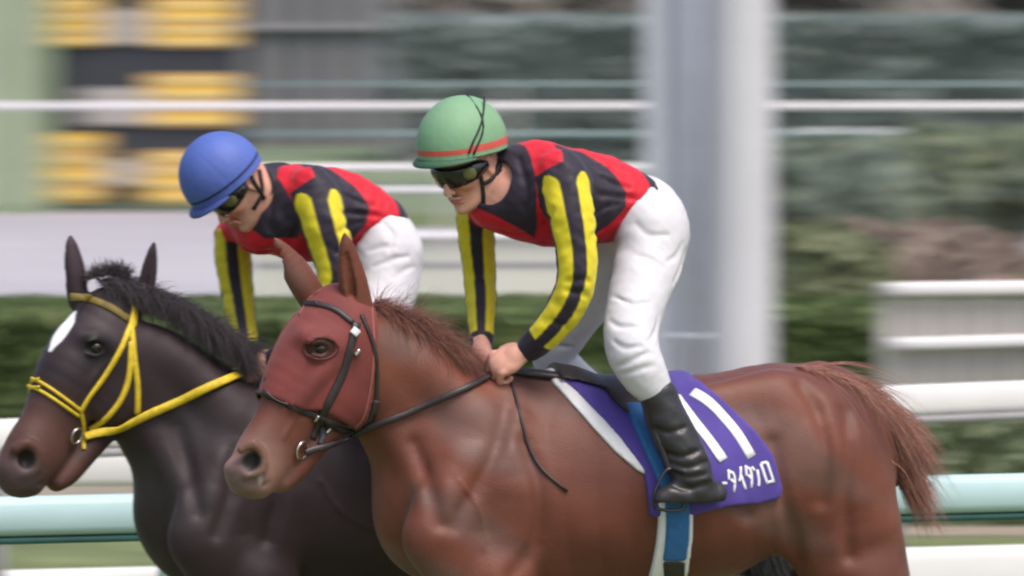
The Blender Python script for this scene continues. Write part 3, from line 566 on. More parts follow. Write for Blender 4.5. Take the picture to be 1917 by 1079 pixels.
    if i == 1:
        g = Hf.uw(H(500, 715)); C = blend(C, (.75, .7, .68), sstep(np.abs(hv + .03), .016, .008) * sstep(np.abs(huw[:, 1] - g[1]), .05, .02) * (huw[:, 0] > g[0] - .05))
        g = Hf.uw(H(490, 900)); C = blend(C, (.7, .66, .65), sstep(np.linalg.norm((V - H(488, 900, .062)) * [1.6, 1, .6], axis=1), .020, .004) * .4)  # upper lip highlight painted into the coat colour
    else:
        bv_ = BVHTree.FromPolygons(V.tolist(), Q.tolist()); wd = np.zeros(len(V))
        for k in range(14):
            t = k / 13; x, y = 133 - 38 * t, 586 + 68 * t; r_ = bv_.ray_cast(Vector(CAM), Vector(ray(x, y)).normalized())
            if r_[0] is not None: rad = .008 + .024 * math.sin(math.pi * min(1, .28 + t * .75)); wd = np.maximum(wd, sstep(np.linalg.norm(V - np.array(r_[0]), axis=1), rad + .004, rad - .002))
        C = blend(C, (.85, .83, .85), wd)
    base = (B(1100, 900)[0], B(1100, 900)[1], 0)
    lab = 'bright chestnut racehorse in red hood carrying the green capped rider' if i == 1 else 'very dark bay racehorse with white star and yellow bridle'
    root = empty('racehorse', base, lab, 'horse', 'racehorses galloping side by side')
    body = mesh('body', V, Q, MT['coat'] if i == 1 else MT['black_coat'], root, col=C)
    for s in (1, -1):
        o = H(600, 653, .0815 * s); u = bpy.data.meshes.new('eyeball'); Vv, Ff = [], []
        for a in range(11):
            for b in range(20): th = math.pi * (a + .001) / 10.002; p = 2 * math.pi * b / 20; Vv.append(o + .021 * np.array([math.sin(th) * math.cos(p), math.sin(th) * math.sin(p), math.cos(th)]))
        for a in range(10):
            for b in range(20): Ff.append((a * 20 + b, a * 20 + (b + 1) % 20, (a + 1) * 20 + (b + 1) % 20, (a + 1) * 20 + b))
        mesh('eyeball', Vv, Ff, MT['eye'], root)
    return dict(noear=s_noear, F=F, B=B, H=H, Bf=Bf, Hf=Hf, body=body, bvh=bvh_of(body), root=root, hdx=hdx, hdy=hdy, dx=dx, dy=dy)
def shell(src, frame, poly_px, off, name, mat, parent, v0=0., extra=None, lo=None, hi=None, wave=0.0, dx=0, dy=0, smooth=2, colf=None, res=None, inner=-.02):
    """cloth lying on a horse: the body surface raised by off inside a drawn outline"""
    F = src; pol = frame.poly([(x + dx, y + dy) for x, y in poly_px], v0)
    U0, W0 = pol.min(0) - .03, pol.max(0) + .03
    hx = sorted([(frame.O + frame.h * U0[0])[0], (frame.O + frame.h * pol.max(0)[0])[0]])
    a = np.array([hx[0] - .2, frame.O[1] - .75, U0[1] + frame.O[2]]); b = np.array([hx[1] + .2, frame.O[1] + .75, W0[1] + frame.O[2]])
    sl_, X, Y, Z = F.block(a, b); G = Field.__new__(Field); G.res = F.res; G.lo = np.array([F.ax[j][sl_[j].start] for j in range(3)]); d = F.d[sl_]; G.n = np.array(d.shape); G.ax = [F.ax[j][sl_[j]] for j in range(3)]
    U = (X - frame.O[0]) * frame.h[0] + (Y - frame.O[1]) * frame.h[1] + 0 * Z; Wz = Z - frame.O[2] + 0 * U
    pd = polysdf(U.astype(np.float32), Wz.astype(np.float32), pol)
    o = off
    if wave: o = off + wave * np.sin(U * 38 + Wz * 14) * np.sin(Wz * 21 + 1)
    t = np.maximum(d - o, pd)
    if extra is not None: t = extra(t, X, Y, Z)
    t = np.maximum(t, -(d - inner)); G.d = t.astype(np.float32); G.d[0] = G.d[-1] = 1; G.d[:, 0] = G.d[:, -1] = 1; G.d[:, :, 0] = G.d[:, :, -1] = 1
    V, Q = surf_nets(G, smooth); return mesh(name, V, Q, mat, parent, col=None if colf is None else colf(V))

CHEST = srgb(109, 61, 46); BAY = srgb(55, 42, 46)
ears1 = [(672, 592, .05, 645, 438, .075, 1), (583, 552, -.055, 512, 443, -.075, 1)]
h1 = horse(1, (at_depth(950, 700, 30)[0], 0, 0), 0, 0, 0, 0, CHEST, srgb(70, 44, 38), ears1, None)
print('horse1', time.time() - T0)
O2 = (at_depth(505, 700, 30.8)[0], .8, 0)
ears2 = [(692, 560, .055, 709, 458, .085, .62), (565, 550, -.05, 553, 446, -.065, .78)]
h2 = horse(2, O2, -445, 6, -421, -2, BAY, srgb(26, 22, 25), ears2, None)
print('horse2', time.time() - T0)

# ------------------------------------------------------------------ manes and tails
def hair_along(hs, pts, n, dirf, lenf, col, name, frame, jitter=.012, **kw):
    L_ = smooth_line([(x, y, 0) for x, y in pts], 60); roots, dirs, ln, cs = [], [], [], []
    order = np.sort(rng.random(n))
    for t in order:
        p = L_[int(t * (len(L_) - 1))]; roots.append(frame(p[0], p[1], rng.normal(0, jitter))); dd = dirf(t); dirs.append(dd); ln.append(lenf(t)); cs.append(col)
    return hair(name, roots, dirs, ln, None, hs['root'], cs, **kw)
X_ = lambda x, z, y=0.: np.array([x, y, z])
RM, DM = srgb(140, 84, 66), srgb(60, 50, 54)
cr1 = [(690, 580), (740, 618), (790, 652), (850, 688), (905, 720)]; cr2 = [(190, 528), (240, 535), (310, 565), (370, 600), (430, 640), (480, 690)]
hair_along(h1, cr1, 5600, lambda t: X_(.7, .95 - .3 * t, rng.normal(0, .45)), lambda t: .10 + .08 * math.sin(math.pi * min(1, t * 1.1)), RM, 'mane', h1['Bf'], wid=.0014, curl=.36, droop=1.9, clump=9)
hair_along(h1, cr1, 2600, lambda t: X_(.8, .1, -.75 + rng.normal(0, .25)), lambda t: .07, srgb(104, 60, 50), 'mane_fringe', h1['Bf'], wid=.0016, curl=.4, droop=1.2, clump=9, jitter=.02)
hair_along(h1, [(1490, 686), (1545, 700), (1600, 726), (1640, 780), (1664, 890)], 9000, lambda t: X_(1.0, -.10 - .4 * t, rng.normal(0, .3)), lambda t: .23 - .08 * t + .11 * rng.random(), srgb(160, 106, 86), 'tail', h1['Bf'], jitter=.04, wid=.0015, curl=.24, droop=1.2, segs=9, clump=16)
hair_along(h2, cr2, 4600, lambda t: X_(.8, .6 - .3 * t, rng.normal(0, .45)), lambda t: .075 + .055 * math.sin(math.pi * t), DM, 'mane', h2['Bf'], wid=.0015, curl=.4, droop=2.4, clump=9)
hair_along(h2, cr2, 6000, lambda t: X_(.6, .05, -.8 + rng.normal(0, .25)), lambda t: .11 + .05 * t, DM, 'mane_fringe', h2['Bf'], wid=.0015, curl=.4, droop=1.3, clump=9, jitter=.02)
hair_along(h2, [(165, 525), (200, 516), (240, 520)], 900, lambda t: X_(.2, 1.0, rng.normal(0, .5)), lambda t: .055, DM, 'forelock', h2['Bf'], wid=.0017, curl=.6, droop=.9, clump=9)
hair_along(h2, [(1120, 720), (1170, 745), (1215, 790), (1225, 850)], 6000, lambda t: X_(1.0, .0 - .3 * t, rng.normal(0, .3)), lambda t: .6 + .2 * rng.random(), (.004, .003, .003), 'tail', h2['Bf'], jitter=.05, wid=.0038, curl=.18, droop=1.6, segs=9)

# ------------------------------------------------------------------ tack
def hits(h, pts):
    out = []
    for x, y in pts:
        r_ = h['bvh'].ray_cast(Vector(CAM), Vector(ray(x, y)).normalized()); out.append(h['Bf'].uw(np.array(r_[0]) if r_[0] is not None and r_[3] < 36 else h['Bf'](x, y, .0)))
    return np.array(out)
def cloth(h, pts, off, name, mat, parent, side=0, **kw):
    pol = hits(h, pts); fr = h['Bf']
    class P_:  # carries an already placed outline
        O, h_, l = fr.O, fr.h, fr.l
    Q_ = P_(); Q_.h = fr.h; Q_.poly = lambda a, b: pol
    if side:
        def ex(t, X, Y, Z): return np.maximum(t, .02 - side * ((X - fr.O[0]) * fr.l[0] + (Y - fr.O[1]) * fr.l[1] + 0 * Z))
        kw['extra'] = ex
    return shell(h['F'], Q_, [(0, 0)], off, name, mat, parent, **kw)
def part_box(name, loc, label, cat): return empty(name, loc, label, cat)
sc_loc = h1['B'](1250, 800, 0)
ec = empty('saddlecloth', sc_loc, 'purple saddlecloth with white number 11 on the chestnut horse', 'saddlecloth')
pad = cloth(h1, [(1032, 716), (1070, 757), (1110, 802), (1150, 845), (1194, 882), (1230, 900), (1230, 760), (1090, 700), (1070, 640), (1045, 640)], .011, 'white_pad', MT['white_cloth'], ec)
pur = cloth(h1, [(1052, 712), (1100, 757), (1160, 822), (1203, 880), (1212, 930), (1216, 968), (1290, 966), (1362, 948), (1420, 943), (1457, 932), (1461, 915), (1442, 850), (1416, 812), (1380, 776), (1344, 742), (1302, 720), (1280, 700), (1280, 640), (1060, 640)], .017, 'purple_cover', MT['purple'], ec, wave=.0025)
pb_ = bvh_of(pur)
def strokes(name, lines, w, mat, parent, bvhs, frame, n=20, thick=.0016, lift=.001, v=0.):
    V, Fc = [], []
    for L_ in lines: P, N_ = project(L_, bvhs, frame, v, n); strap_geo(P, N_, w, thick, V, Fc, lift)
    return mesh(name, V, Fc, mat, parent)
strokes('digit', [[(1264, 742), (1274, 756), (1297, 786), (1326, 822), (1354, 862)]], .032, MT['number'], ec, [pb_], h1['Bf'])
strokes('digit', [[(1296, 734), (1316, 745), (1336, 761), (1358, 785), (1382, 814), (1407, 856)]], .032, MT['number'], ec, [pb_], h1['Bf'])
def glyph(k, u0, u1):
    G = {'bar': [[(0, .5), (1, .55)]], 'ta': [[(.45, 0), (.1, .45)], [(.35, .12), (.95, .12), (.8, .55), (.2, 1)], [(.35, .42), (.7, .65)]], 'i': [[(.95, 0), (.5, .4), (0, .6)], [(.6, .38), (.6, 1)]],
         'n': [[(.05, .12), (.4, .3)], [(.1, 1), (.6, .8), (1, .3)]], 'ro': [[(.08, .08), (.08, 1)], [(.08, .08), (.92, .08)], [(.92, .08), (.92, 1)], [(.08, .92), (.92, .92)]], 'ku': [[(.45, 0), (.1, .5)], [(.35, .15), (.95, .15), (.8, .6), (.3, 1)]]}[k]
    o, ux, uy = np.array([1340., 885.]), np.array([94., -23.]), np.array([14., 42.]); out = []
    for L_ in G: out.append([tuple(o + ux * (u0 + (u1 - u0) * a) + uy * b) for a, b in L_])
    return out
gl = []
for k, a, b in (('bar', .05, .14), ('ta', .18, .34), ('i', .37, .50), ('ta', .53, .67), ('n', .69, .78), ('ro', .87, 1.02)): gl += glyph(k, a, b)
strokes('horse_name_lettering', gl, .0082, MT['number'], ec, [pb_], h1['Bf'], n=6, thick=.0005)
es = empty('racing_saddle', h1['B'](1160, 720, 0), 'small black racing saddle with blue girth under the green capped rider', 'saddle')
cloth(h1, [(1040, 706), (1080, 712), (1118, 724), (1140, 748), (1168, 772), (1205, 768), (1240, 716), (1262, 640), (1040, 640)], .030, 'seat', MT['leather'], es)
for sd_ in (1, -1): cloth(h1, [(1160, 752), (1182, 800), (1204, 850), (1232, 915), (1275, 915), (1258, 845), (1242, 795), (1215, 752)], .034, 'blue_flap', MT['blue_web'], es, side=sd_)
cloth(h1, [(1226, 930), (1232, 975), (1228, 1015), (1214, 1079), (1200, 1200), (1200, 1400), (1262, 1400), (1262, 1200), (1290, 1040), (1294, 930)], .017, 'girth_edge', MT['white_cloth'], es, smooth=5)
for sd_ in (1, -1): cloth(h1, [(1240, 930), (1243, 975), (1241, 1015), (1236, 1050), (1279, 1050), (1284, 1020), (1286, 930)], .026, 'girth', MT['blue_web'], es, side=sd_)
cloth(h1, [(1236, 1051), (1228, 1120), (1224, 1200), (1224, 1400), (1258, 1400), (1262, 1200), (1279, 1051)], .025, 'girth_strap', MT['leather'], es, smooth=4)
# hood
Hh, Hf1 = h1['H'], h1['Hf']
eh = empty('horse_hood', Hh(610, 660, 0), 'brick red cloth hood with eye holes on the chestnut horse head', 'hood')
FE = Field.__new__(Field); FE.__dict__.update(h1['F'].__dict__); FE.d = h1['noear']
def eyehole(t, X, Y, Z):
    for s in (1, -1):
        c = Hh(600, 652, .098 * s); q = np.sqrt(((X - c[0]) / .043) ** 2 + ((Y - c[1]) / .043) ** 2 + ((Z - c[2]) / .030) ** 2) - 1; t = np.maximum(t, -q * .03)
    return t
class HP: pass
hp = HP(); hp.O, hp.h, hp.l = Hf1.O, Hf1.h, Hf1.l
polh = []
for x, y in [(462, 728), (500, 742), (530, 756), (565, 768), (600, 768), (622, 780), (660, 806), (686, 784), (700, 708), (706, 640), (704, 592), (700, 540), (660, 500), (560, 500), (480, 600)]:
    r_ = h1['bvh'].ray_cast(Vector(CAM), Vector(ray(x, y)).normalized()); polh.append(Hf1.uw(np.array(r_[0]) if r_[0] is not None and r_[3] < 36 and x > 490 and y > 520 else Hf1(x, y, 0)))
hp.poly = lambda a, b: np.array(polh)
hood = shell(FE, hp, [(0, 0)], .0095, 'hood_cloth', MT['hood'], eh, extra=eyehole, wave=.0018)
hb = [bvh_of(hood), h1['bvh']]
strokes('seam', [[(556, 585), (530, 620), (508, 668), (496, 712)]], .006, MT['hood'], eh, hb, Hf1, thick=.002)
MT['piping'] = material('pink_piping', srgb(158, 92, 84), rough=.8); MT['hem'] = material('hem_thread', srgb(84, 46, 42), rough=.9)
strokes('piping', [[(696, 575), (700, 640), (696, 708), (682, 780), (662, 802)], [(600, 545), (578, 560), (560, 590)]], .006, MT['piping'], eh, hb, Hf1, thick=.002)
P, N_ = project([(600 + 34 * math.cos(t), 653 + 21 * math.sin(t)) for t in np.linspace(0, 2 * math.pi, 18)], hb, Hf1, .09, 36); V, Fc = [], []; strap_geo(P, N_, .005, .002, V, Fc, .0); mesh('eye_hole_hem', V, Fc, MT['hem'], eh)
eb = empty('bridle', Hh(600, 740, 0), 'dark leather bridle with steel buckles over the red hood', 'bridle')
def both(name, lines, w, mat, parent, bv, fr, mirror=True, **kw):
    for L_ in lines:
        P, N_ = project(L_, bv, fr, .05, 30); V, Fc = [], []; strap_geo(P, N_, w, .004, V, Fc, .002); mesh(name, V, Fc, mat, parent)
        if mirror: V, Fc = [], []; strap_geo(fr.mirror(P), N_ - 2 * np.outer(N_ @ fr.l, fr.l), w, .004, V, Fc, .002); mesh(name, V, Fc, mat, parent)
both('browband', [[(568, 568), (595, 570), (628, 580), (660, 604)]], .018, MT['leather'], eb, hb, Hf1)
both('cheek_strap', [[(668, 604), (655, 655), (642, 700), (620, 745), (600, 785), (585, 822)]], .026, MT['leather'], eb, hb, Hf1)
both('noseband', [[(492, 734), (520, 750), (552, 764), (588, 778), (625, 792), (660, 800)]], .02, MT['leather'], eb, hb, Hf1)
both('chin_strap', [[(598, 785), (605, 812), (600, 832)], [(612, 790), (650, 808), (690, 790), (706, 750)]], .022, MT['leather'], eb, hb, Hf1)
both('throat_latch', [[(676, 590), (700, 650), (706, 720), (700, 780)]], .012, MT['leather'], eb, hb, Hf1)
def ring(name, px, py, fr, bv, r, tr, mat, parent, mirror=False):
    P, N_ = project([(px, py), (px + 1, py)], bv, fr, .06, 2); c = P[0] + N_[0] * .008; n_ = N_[0]; a = np.cross(n_, [0, 0, 1]); a /= np.linalg.norm(a); b = np.cross(n_, a); V, Fc = [], []
    for i in range(24):
        t = 2 * math.pi * i / 24; cc = c + (a * math.cos(t) + b * math.sin(t)) * r; rd = (cc - c) / r
        for j in range(8): s = 2 * math.pi * j / 8; V.append(cc + rd * math.cos(s) * tr + n_ * math.sin(s) * tr)
    for i in range(24):
        for j in range(8): Fc.append((i * 8 + j, i * 8 + (j + 1) % 8, (i + 1) % 24 * 8 + (j + 1) % 8, (i + 1) % 24 * 8 + j))
    return mesh(name, V, Fc, mat, parent)
ring('bit_ring', 562, 842, Hf1, [h1['bvh']], .026, .0035, MT['steel'], eb)
for x, y, w in ((664, 622, .026), (668, 660, .012), (592, 782, .010), (614, 807, .008)): strokes('buckle', [[(x - 4, y + 5), (x + 4, y - 5)]], w, MT['white_cloth'] if w > .02 else MT['steel'], eb, hb, Hf1, n=4, thick=.007, lift=.004)
P, N_ = project([(566, 848), (600, 838), (640, 820), (700, 797), (760, 775), (830, 745), (895, 718), (935, 700)], hb, Hf1, .05, 70); P = P + N_ * .012; V, Fc = [], []; strap_geo(P, N_, .019, .004, V, Fc, .0); mesh('rein', V, Fc, MT['leather'], eb)
V, Fc = [], []; Pm = Hf1.mirror(P); k_ = len(Pm); tgt = h1['B'](925, 690, -.06); Pm = np.array([Pm[0] * (1 - t) + tgt * t + np.array([0, 0, .06 * math.sin(math.pi * t)]) for t in np.linspace(0, 1, k_)]); strap_geo(Pm, np.array([[0, 0, 1.]] * k_), .019, .004, V, Fc); mesh('rein', V, Fc, MT['leather'], eb)
strokes('rein_loop', [[(950, 706), (964, 740), (976, 790), (990, 838), (1016, 882), (1062, 920)]], .008, MT['leather'], eb, [h1['bvh']], h1['Bf'], thick=.005, lift=.003)
strokes('neck_strap', [[(926, 708), (960, 702), (1010, 706), (1060, 712)]], .03, MT['leather'], es, [h1['bvh']], h1['Bf'], thick=.008, lift=.01)
# yellow bridle of the far horse
Hf2 = h2['Hf']; b2 = [h2['bvh']]; ey = empty('bridle', h2['H'](600, 740, 0), 'bright yellow bridle and reins on the dark horse', 'bridle')
both('browband', [[(132, 556), (165, 560), (205, 575), (240, 598)]], .024, MT['olive_tape'], ey, b2, Hf2)
both('headpiece', [[(250, 556), (251, 580), (247, 610)]], .028, MT['yellow_tape'], ey, b2, Hf2)
both('cheek_strap', [[(246, 605), (225, 655), (195, 705), (165, 745), (150, 772)]], .018, MT['yellow_tape'], ey, b2, Hf2)
both('rear_strap', [[(246, 610), (250, 660), (257, 720), (257, 775)]], .018, MT['yellow_tape'], ey, b2, Hf2)
both('jaw_strap', [[(245, 640), (242, 700), (228, 745), (200, 782), (168, 806)]], .018, MT['yellow_tape'], ey, b2, Hf2)
both('noseband', [[(58, 708), (80, 718), (110, 738), (150, 768)], [(52, 722), (76, 732), (108, 752), (148, 780)]], .010, MT['yellow_tape'], ey, b2, Hf2)
both('bit_strap', [[(151, 770), (156, 805), (157, 842)]], .012, MT['yellow_tape'], ey, b2, Hf2)
ring('bit_ring', 140, 815, Hf2, b2, .024, .0035, MT['steel'], ey)
P, N_ = project([(160, 822), (200, 806), (258, 782), (330, 752), (400, 722), (484, 696)], b2, Hf2, .06, 70); P = P + N_ * .014; V, Fc = [], []; strap_geo(P, N_, .026, .005, V, Fc); mesh('rein', V, Fc, MT['yellow_tape'], ey)
V, Fc = [], []; Pm = Hf2.mirror(P); tgt = h2['Bf'](475, 680, -.08); Pm = np.array([Pm[0] * (1 - t) + tgt * t for t in np.linspace(0, 1, len(Pm))]); strap_geo(Pm, np.array([[0, 0, 1.]] * len(Pm)), .024, .005, V, Fc); mesh('rein', V, Fc, MT['yellow_tape'], ey)
# far horse: plain dark saddle and cloth, mostly hidden
e3 = empty('racing_saddle', h2['B'](1160, 720, 0), 'dark saddle under the blue capped rider, behind the chestnut mane', 'saddle')
cloth(h2, [(x - 445, y + 6) for x, y in [(1050, 712), (1100, 757), (1203, 880), (1216, 968), (1420, 943), (1442, 850), (1344, 742), (1280, 700), (1280, 640), (1060, 640)]], .014, 'saddlecloth', MT['purple'], e3)
cloth(h2, [(x - 445, y + 6) for x, y in [(1060, 716), (1150, 760), (1215, 900), (1250, 860), (1262, 712), (1262, 640), (1060, 640)]], .03, 'seat', MT['leather'], e3)
print('tack', time.time() - T0)

# ================================================================== RIDERS
def jockey(cfg):
    Bf = cfg['Bf']; J = lambda x, y, v=0.: Bf(x, y, v); tl = Frame((0, 0, 0), R(cfg['torso_yaw'])).l; l = Bf.l
    X0, X1 = cfg['xr']; a, b = J(X0, 160), J(X1, 1010)
    mk = lambda: Field((a[0], Bf.O[1] - .52, b[2]), (b[0], Bf.O[1] + .52, a[2]), .0045)
    px = lambda rows, w=False: [(J(r[0], r[1], r[3]), r[2] * M, (r[4] / (r[2] * M) if len(r) > 4 else 1.)) for r in rows]   # x, y, r px, v, (half width m)
    # head axes
    yw, pt = R(cfg['head_yaw']), R(cfg['head_pitch']); hd = Frame((0, 0, 0), yw); f = hd.h * math.cos(pt) - np.array([0, 0, 1.]) * math.sin(pt); up = hd.h * math.sin(pt) + np.array([0, 0, 1.]) * math.cos(pt); c = hd.l
    C0 = J(*cfg['skull']); L = lambda a_, b_, c_=0.: C0 + f * a_ + up * b_ + c * c_; ax3 = [f, c, up]
    def torso(F, g): F.chain(px(cfg['torso']), tl, .03, sub=3, grow=g); F.chain(px(cfg['girdle']), tl, .05, sub=3, grow=g)
    def arms(F, g, k=.022):
        for A in cfg['arms']: F.chain(px(A), l, k, sub=4, grow=g)
    def legs(F, g, cut=None):
        F.chain(px(cfg['hips']), l, .04, sub=3, grow=g)
        for A in cfg['legs']: F.chain(px(A), l, .035, sub=4, grow=g)
    F = mk(); torso(F, -.012); arms(F, -.010); legs(F, -.022)
    for A in cfg['boots']: F.chain(px(A[:4]), l, .02, sub=3, grow=-.012)
    # neck and head
    F.chain([(J(*cfg['neck']), .062, 1), (L(-.035, -.075), .056, 1), (L(-.03, -.03), .06, 1)], c, .03, sub=3)
    F.ball(L(-.012, .03), (.098, .076, .1), .02, axes=ax3); F.chain([(L(.03, -.01), .058, 1.1), (L(.038, -.055), .046, 1.1), (L(.05, -.09), .03, 1.25)], c, .03, sub=3)
    F.chain([(L(.0, -.05, .052), .022, 1), (L(.035, -.088, .035), .018, 1), (L(.072, -.106, 0), .017, 1.2), (L(.035, -.088, -.035), .018, 1), (L(.0, -.05, -.052), .022, 1)], c, .02, sub=3)
    F.ball(L(.078, -.108), (.015, .018, .014), .015, axes=ax3)                                                # chin
    F.chain([(L(.088, .006), .010, 1), (L(.1, -.02), .010, 1), (L(.112, -.038), .011, 1.1)], c, .012, sub=2)   # nose
    for s in (1, -1):
        F.ball(L(.1, -.042, .012 * s), .0085, .006); F.ball(L(.108, -.048, .007 * s), (.004, .003, .004), .003, 'sub')
        F.ball(L(.066, -.028, .042 * s), (.022, .018, .018), .02, axes=ax3)                                   # cheekbone
        F.chain([(L(.084, .018, .012 * s), .007, 1), (L(.082, .022, .03 * s), .008, 1), (L(.07, .018, .048 * s), .007, 1)], c, .01, sub=2)   # brow
        F.ball(L(.092, .0, .031 * s), (.016, .014, .010), .01, 'sub', axes=ax3); F.ball(L(.074, .0, .031 * s), .0125, .004)
        e0 = L(-.012, -.012, .078 * s); F.ball(e0, (.019, .008, .03), .006, axes=[f, c, up]); F.ball(e0 + c * .008 * s, (.011, .006, .02), .004, 'sub', axes=[f, c, up]); F.ball(L(-.01, -.034, .078 * s), (.009, .007, .009), .004)
    F.chain([(L(.09, -.066, .024), .005, 1), (L(.101, -.064, 0), .0065, 1), (L(.09, -.066, -.024), .005, 1)], c, .006, sub=2)
    F.chain([(L(.088, -.078, .02), .005, 1), (L(.097, -.078, 0), .007, 1), (L(.088, -.078, -.02), .005, 1)], c, .006, sub=2)
    F.chain([(L(.098, -.0715, .024), .002, 1), (L(.108, -.071, 0), .002, 1), (L(.098, -.0715, -.024), .002, 1)], c, .003, 'sub', sub=2)
    # hands: palm, four curled fingers of unequal length, thumb closing over them
    for (w, kn, nv, sg) in cfg['hands']:
        Wp, K = J(*w), J(*kn); hs_ = 1.18; d = K - Wp; d /= np.linalg.norm(d); n_ = np.array(nv, float); n_ -= d * (n_ @ d); n_ /= np.linalg.norm(n_); s_ = np.cross(d, n_) * sg
        F.chain([(Wp - d * .02, .027, 1), (Wp + d * .03, .030, 1)], n_, .02, sub=1)
        F.ball(Wp + d * .052 * hs_ - n_ * .004, (.046 * hs_, .04 * hs_, .023 * hs_), .014, axes=[d, s_, n_])
        for k, (o, ln, r_) in enumerate(((.031, 1.0, .0098), (.0105, 1.08, .0102), (-.0105, 1.0, .0096), (-.0305, .84, .0085))):
            o, ln, r_ = o * hs_, ln * hs_, r_ * hs_
            k0 = Wp + d * (.083 - .004 * abs(k - 1)) * hs_ + s_ * o; k1 = k0 + (d * .5 - n_ * .86) * .038 * ln; k2 = k1 + (-d * .75 - n_ * .6) * .027 * ln; k3 = k2 + (-d * .8 + n_ * .5) * .019 * ln
            F.chain([(k0 - d * .012, r_ * 1.05, 1), (k0, r_ * 1.14, 1), (k1, r_, 1), (k2, r_ * .9, 1), (k3, r_ * .8, 1)], n_, .0025, sub=2)
        t0 = Wp + (d * .022 + s_ * .028 - n_ * .006) * hs_; t1 = t0 + (d * .75 + s_ * .45 - n_ * .35) * .036 * hs_; t2 = t1 + (d * .72 - s_ * .25 - n_ * .6) * .032 * hs_; F.chain([(t0, .016, 1), (t1, .0145, 1), (t2, .013, 1), (t2 + (d * .2 - s_ * .7 - n_ * .5) * .022, .010, 1)], n_, .006, sub=2)
    V, Q = surf_nets(F, 1); Cc = np.tile(np.array(srgb(226, 168, 148)), (len(V), 1)); lv = np.stack([(V - C0) @ f, (V - C0) @ up, (V - C0) @ c], 1)
    inh = (np.abs(lv) < .2).all(1)
    lip = np.sqrt(((lv[:, 0] - .1) / .03) ** 2 + ((lv[:, 1] + .072) / .011) ** 2 + (lv[:, 2] / .026) ** 2); Cc = blend(Cc, srgb(168, 96, 92), sstep(lip, 1.2, .8) * inh * .7)
    chk = np.linalg.norm(lv - [.08, -.04, .045], axis=1); Cc = blend(Cc, srgb(206, 128, 108), sstep(chk, .05, .01) * .5 * inh)
    hr = sstep(lv[:, 1] + lv[:, 0] * .9, -.035, -.01) * sstep(lv[:, 0], .0, -.02) * (np.abs(lv[:, 2]) < .074); Cc = blend(Cc, cfg['haircol'], hr * inh * (lv[:, 1] > -.075))
    root = empty('person', J(*cfg['base']), cfg['label'], 'jockey', 'jockeys in red and black silks')
    body = mesh('body', V, Q, MT['skin'], root, col=Cc); bb = bvh_of(body)
    # --- jersey
    F = mk(); torso(F, .004); arms(F, .003, .016)
    cut = cfg['neckcut']; 
    X, Y, Z = F.grid(); m = np.abs(F.d) < .05
    wr = (.0020 * np.sin(X * 75 + Z * 50 + 1.5 * np.sin(Z * 31)) * np.sin(Z * 30 - X * 25 + Y * 30) + .0008 * np.sin(Z * 170 + 2 * np.sin(X * 60)) * np.sin(X * 50 + Y * 80)).astype(np.float32); F.d = np.where(m, F.d + wr, F.d)
    carve(F, cfg['jfolds'], .0045, .016, l)
    F.ball(J(*cut), .066, .01, 'sub')
    V, Q = surf_nets(F, 1)
    red, blk, yel = np.array(srgb(206, 22, 44)), np.array(srgb(42, 34, 48)), np.array(srgb(226, 208, 40))
    uw = Bf.uw(V); Cc = np.tile(red, (len(V), 1))
    for pol, v0 in cfg['black']: pd = polysdf(uw[:, 0], uw[:, 1], Bf.poly(pol, v0)); Cc = blend(Cc, blk, sstep(pd, .002, -.002))
    # sleeves: lengthwise stripes by angle round the arm
    for ai, A in enumerate(cfg['arms']):
        P_, r_, _ = spline(px(A), 4); best = np.full(len(V), 9.); T_ = np.zeros(len(V)); Ax = np.zeros((len(V), 3)); Of = np.zeros((len(V), 3)); n_ = len(P_) - 1
        for i in range(n_):
            ab = P_[i + 1] - P_[i]; t = np.clip(((V - P_[i]) @ ab) / (ab @ ab), 0, 1); q = V - P_[i] - t[:, None] * ab; dd = np.linalg.norm(q, axis=1) - (r_[i] + (r_[i + 1] - r_[i]) * t); mm = dd < best
            best[mm] = dd[mm]; T_[mm] = (i + t[mm]) / n_; Ax[mm] = ab / np.linalg.norm(ab); Of[mm] = q[mm]
        ref = cfg['refs'][ai]; rf = np.array([0, -1., 0]) + np.array([ref, 0, 0]); rp = rf - Ax * (Ax @ rf)[:, None]; rp /= np.linalg.norm(rp, axis=1)[:, None] + 1e-9
        ph = np.degrees(np.arctan2((np.cross(Ax, rp) * Of).sum(1), (rp * Of).sum(1))); arm = best < .014
        t0 = cfg['stripe_start'][ai]; isarm = arm & (T_ > t0[2]); Cc[isarm] = blk
        at_ = lambda q_: P_[0] + (P_[1] - P_[0]) * q_ * n_ if q_ < 0 else np.array([np.interp(q_ * n_, np.arange(n_ + 1), P_[:, k]) for k in range(3)])
        for sgn, ts in ((-1, t0[0]), (1, t0[1])):
            pt_, pd_ = at_(ts), at_(ts + .05) - at_(ts); pd_ /= np.linalg.norm(pd_); pc_, qd_ = at_(cfg['cuff']), at_(cfg['cuff']) - at_(cfg['cuff'] - .05); qd_ /= np.linalg.norm(qd_)
            e2 = (V - pt_) @ pd_; e2[T_ > ts + .3] = 1; e3 = (pc_ - V) @ qd_; e3[T_ < cfg['cuff'] - .3] = 1
            hw_ = 27 * np.sqrt(np.clip(e2 / .035, 0, 1)); edge = (hw_ - np.abs(ph * sgn - 47)) * .0007 - .004 * (e2 <= 0); edge = np.minimum(edge, e3)
            w_ = sstep(edge, -.002, .002) * arm; Cc = blend(Cc, yel, w_)
    mesh('jersey', V, Q, MT['silk'], root, col=Cc)
    # collar
    V, Fc = [], []; pc = J(*cfg['neck']); d_ = L(-.03, -.06) - pc; d_ /= np.linalg.norm(d_); s1 = np.cross(d_, [0, 0, 1.]); s1 /= np.linalg.norm(s1); s2 = np.cross(d_, s1); pts = []
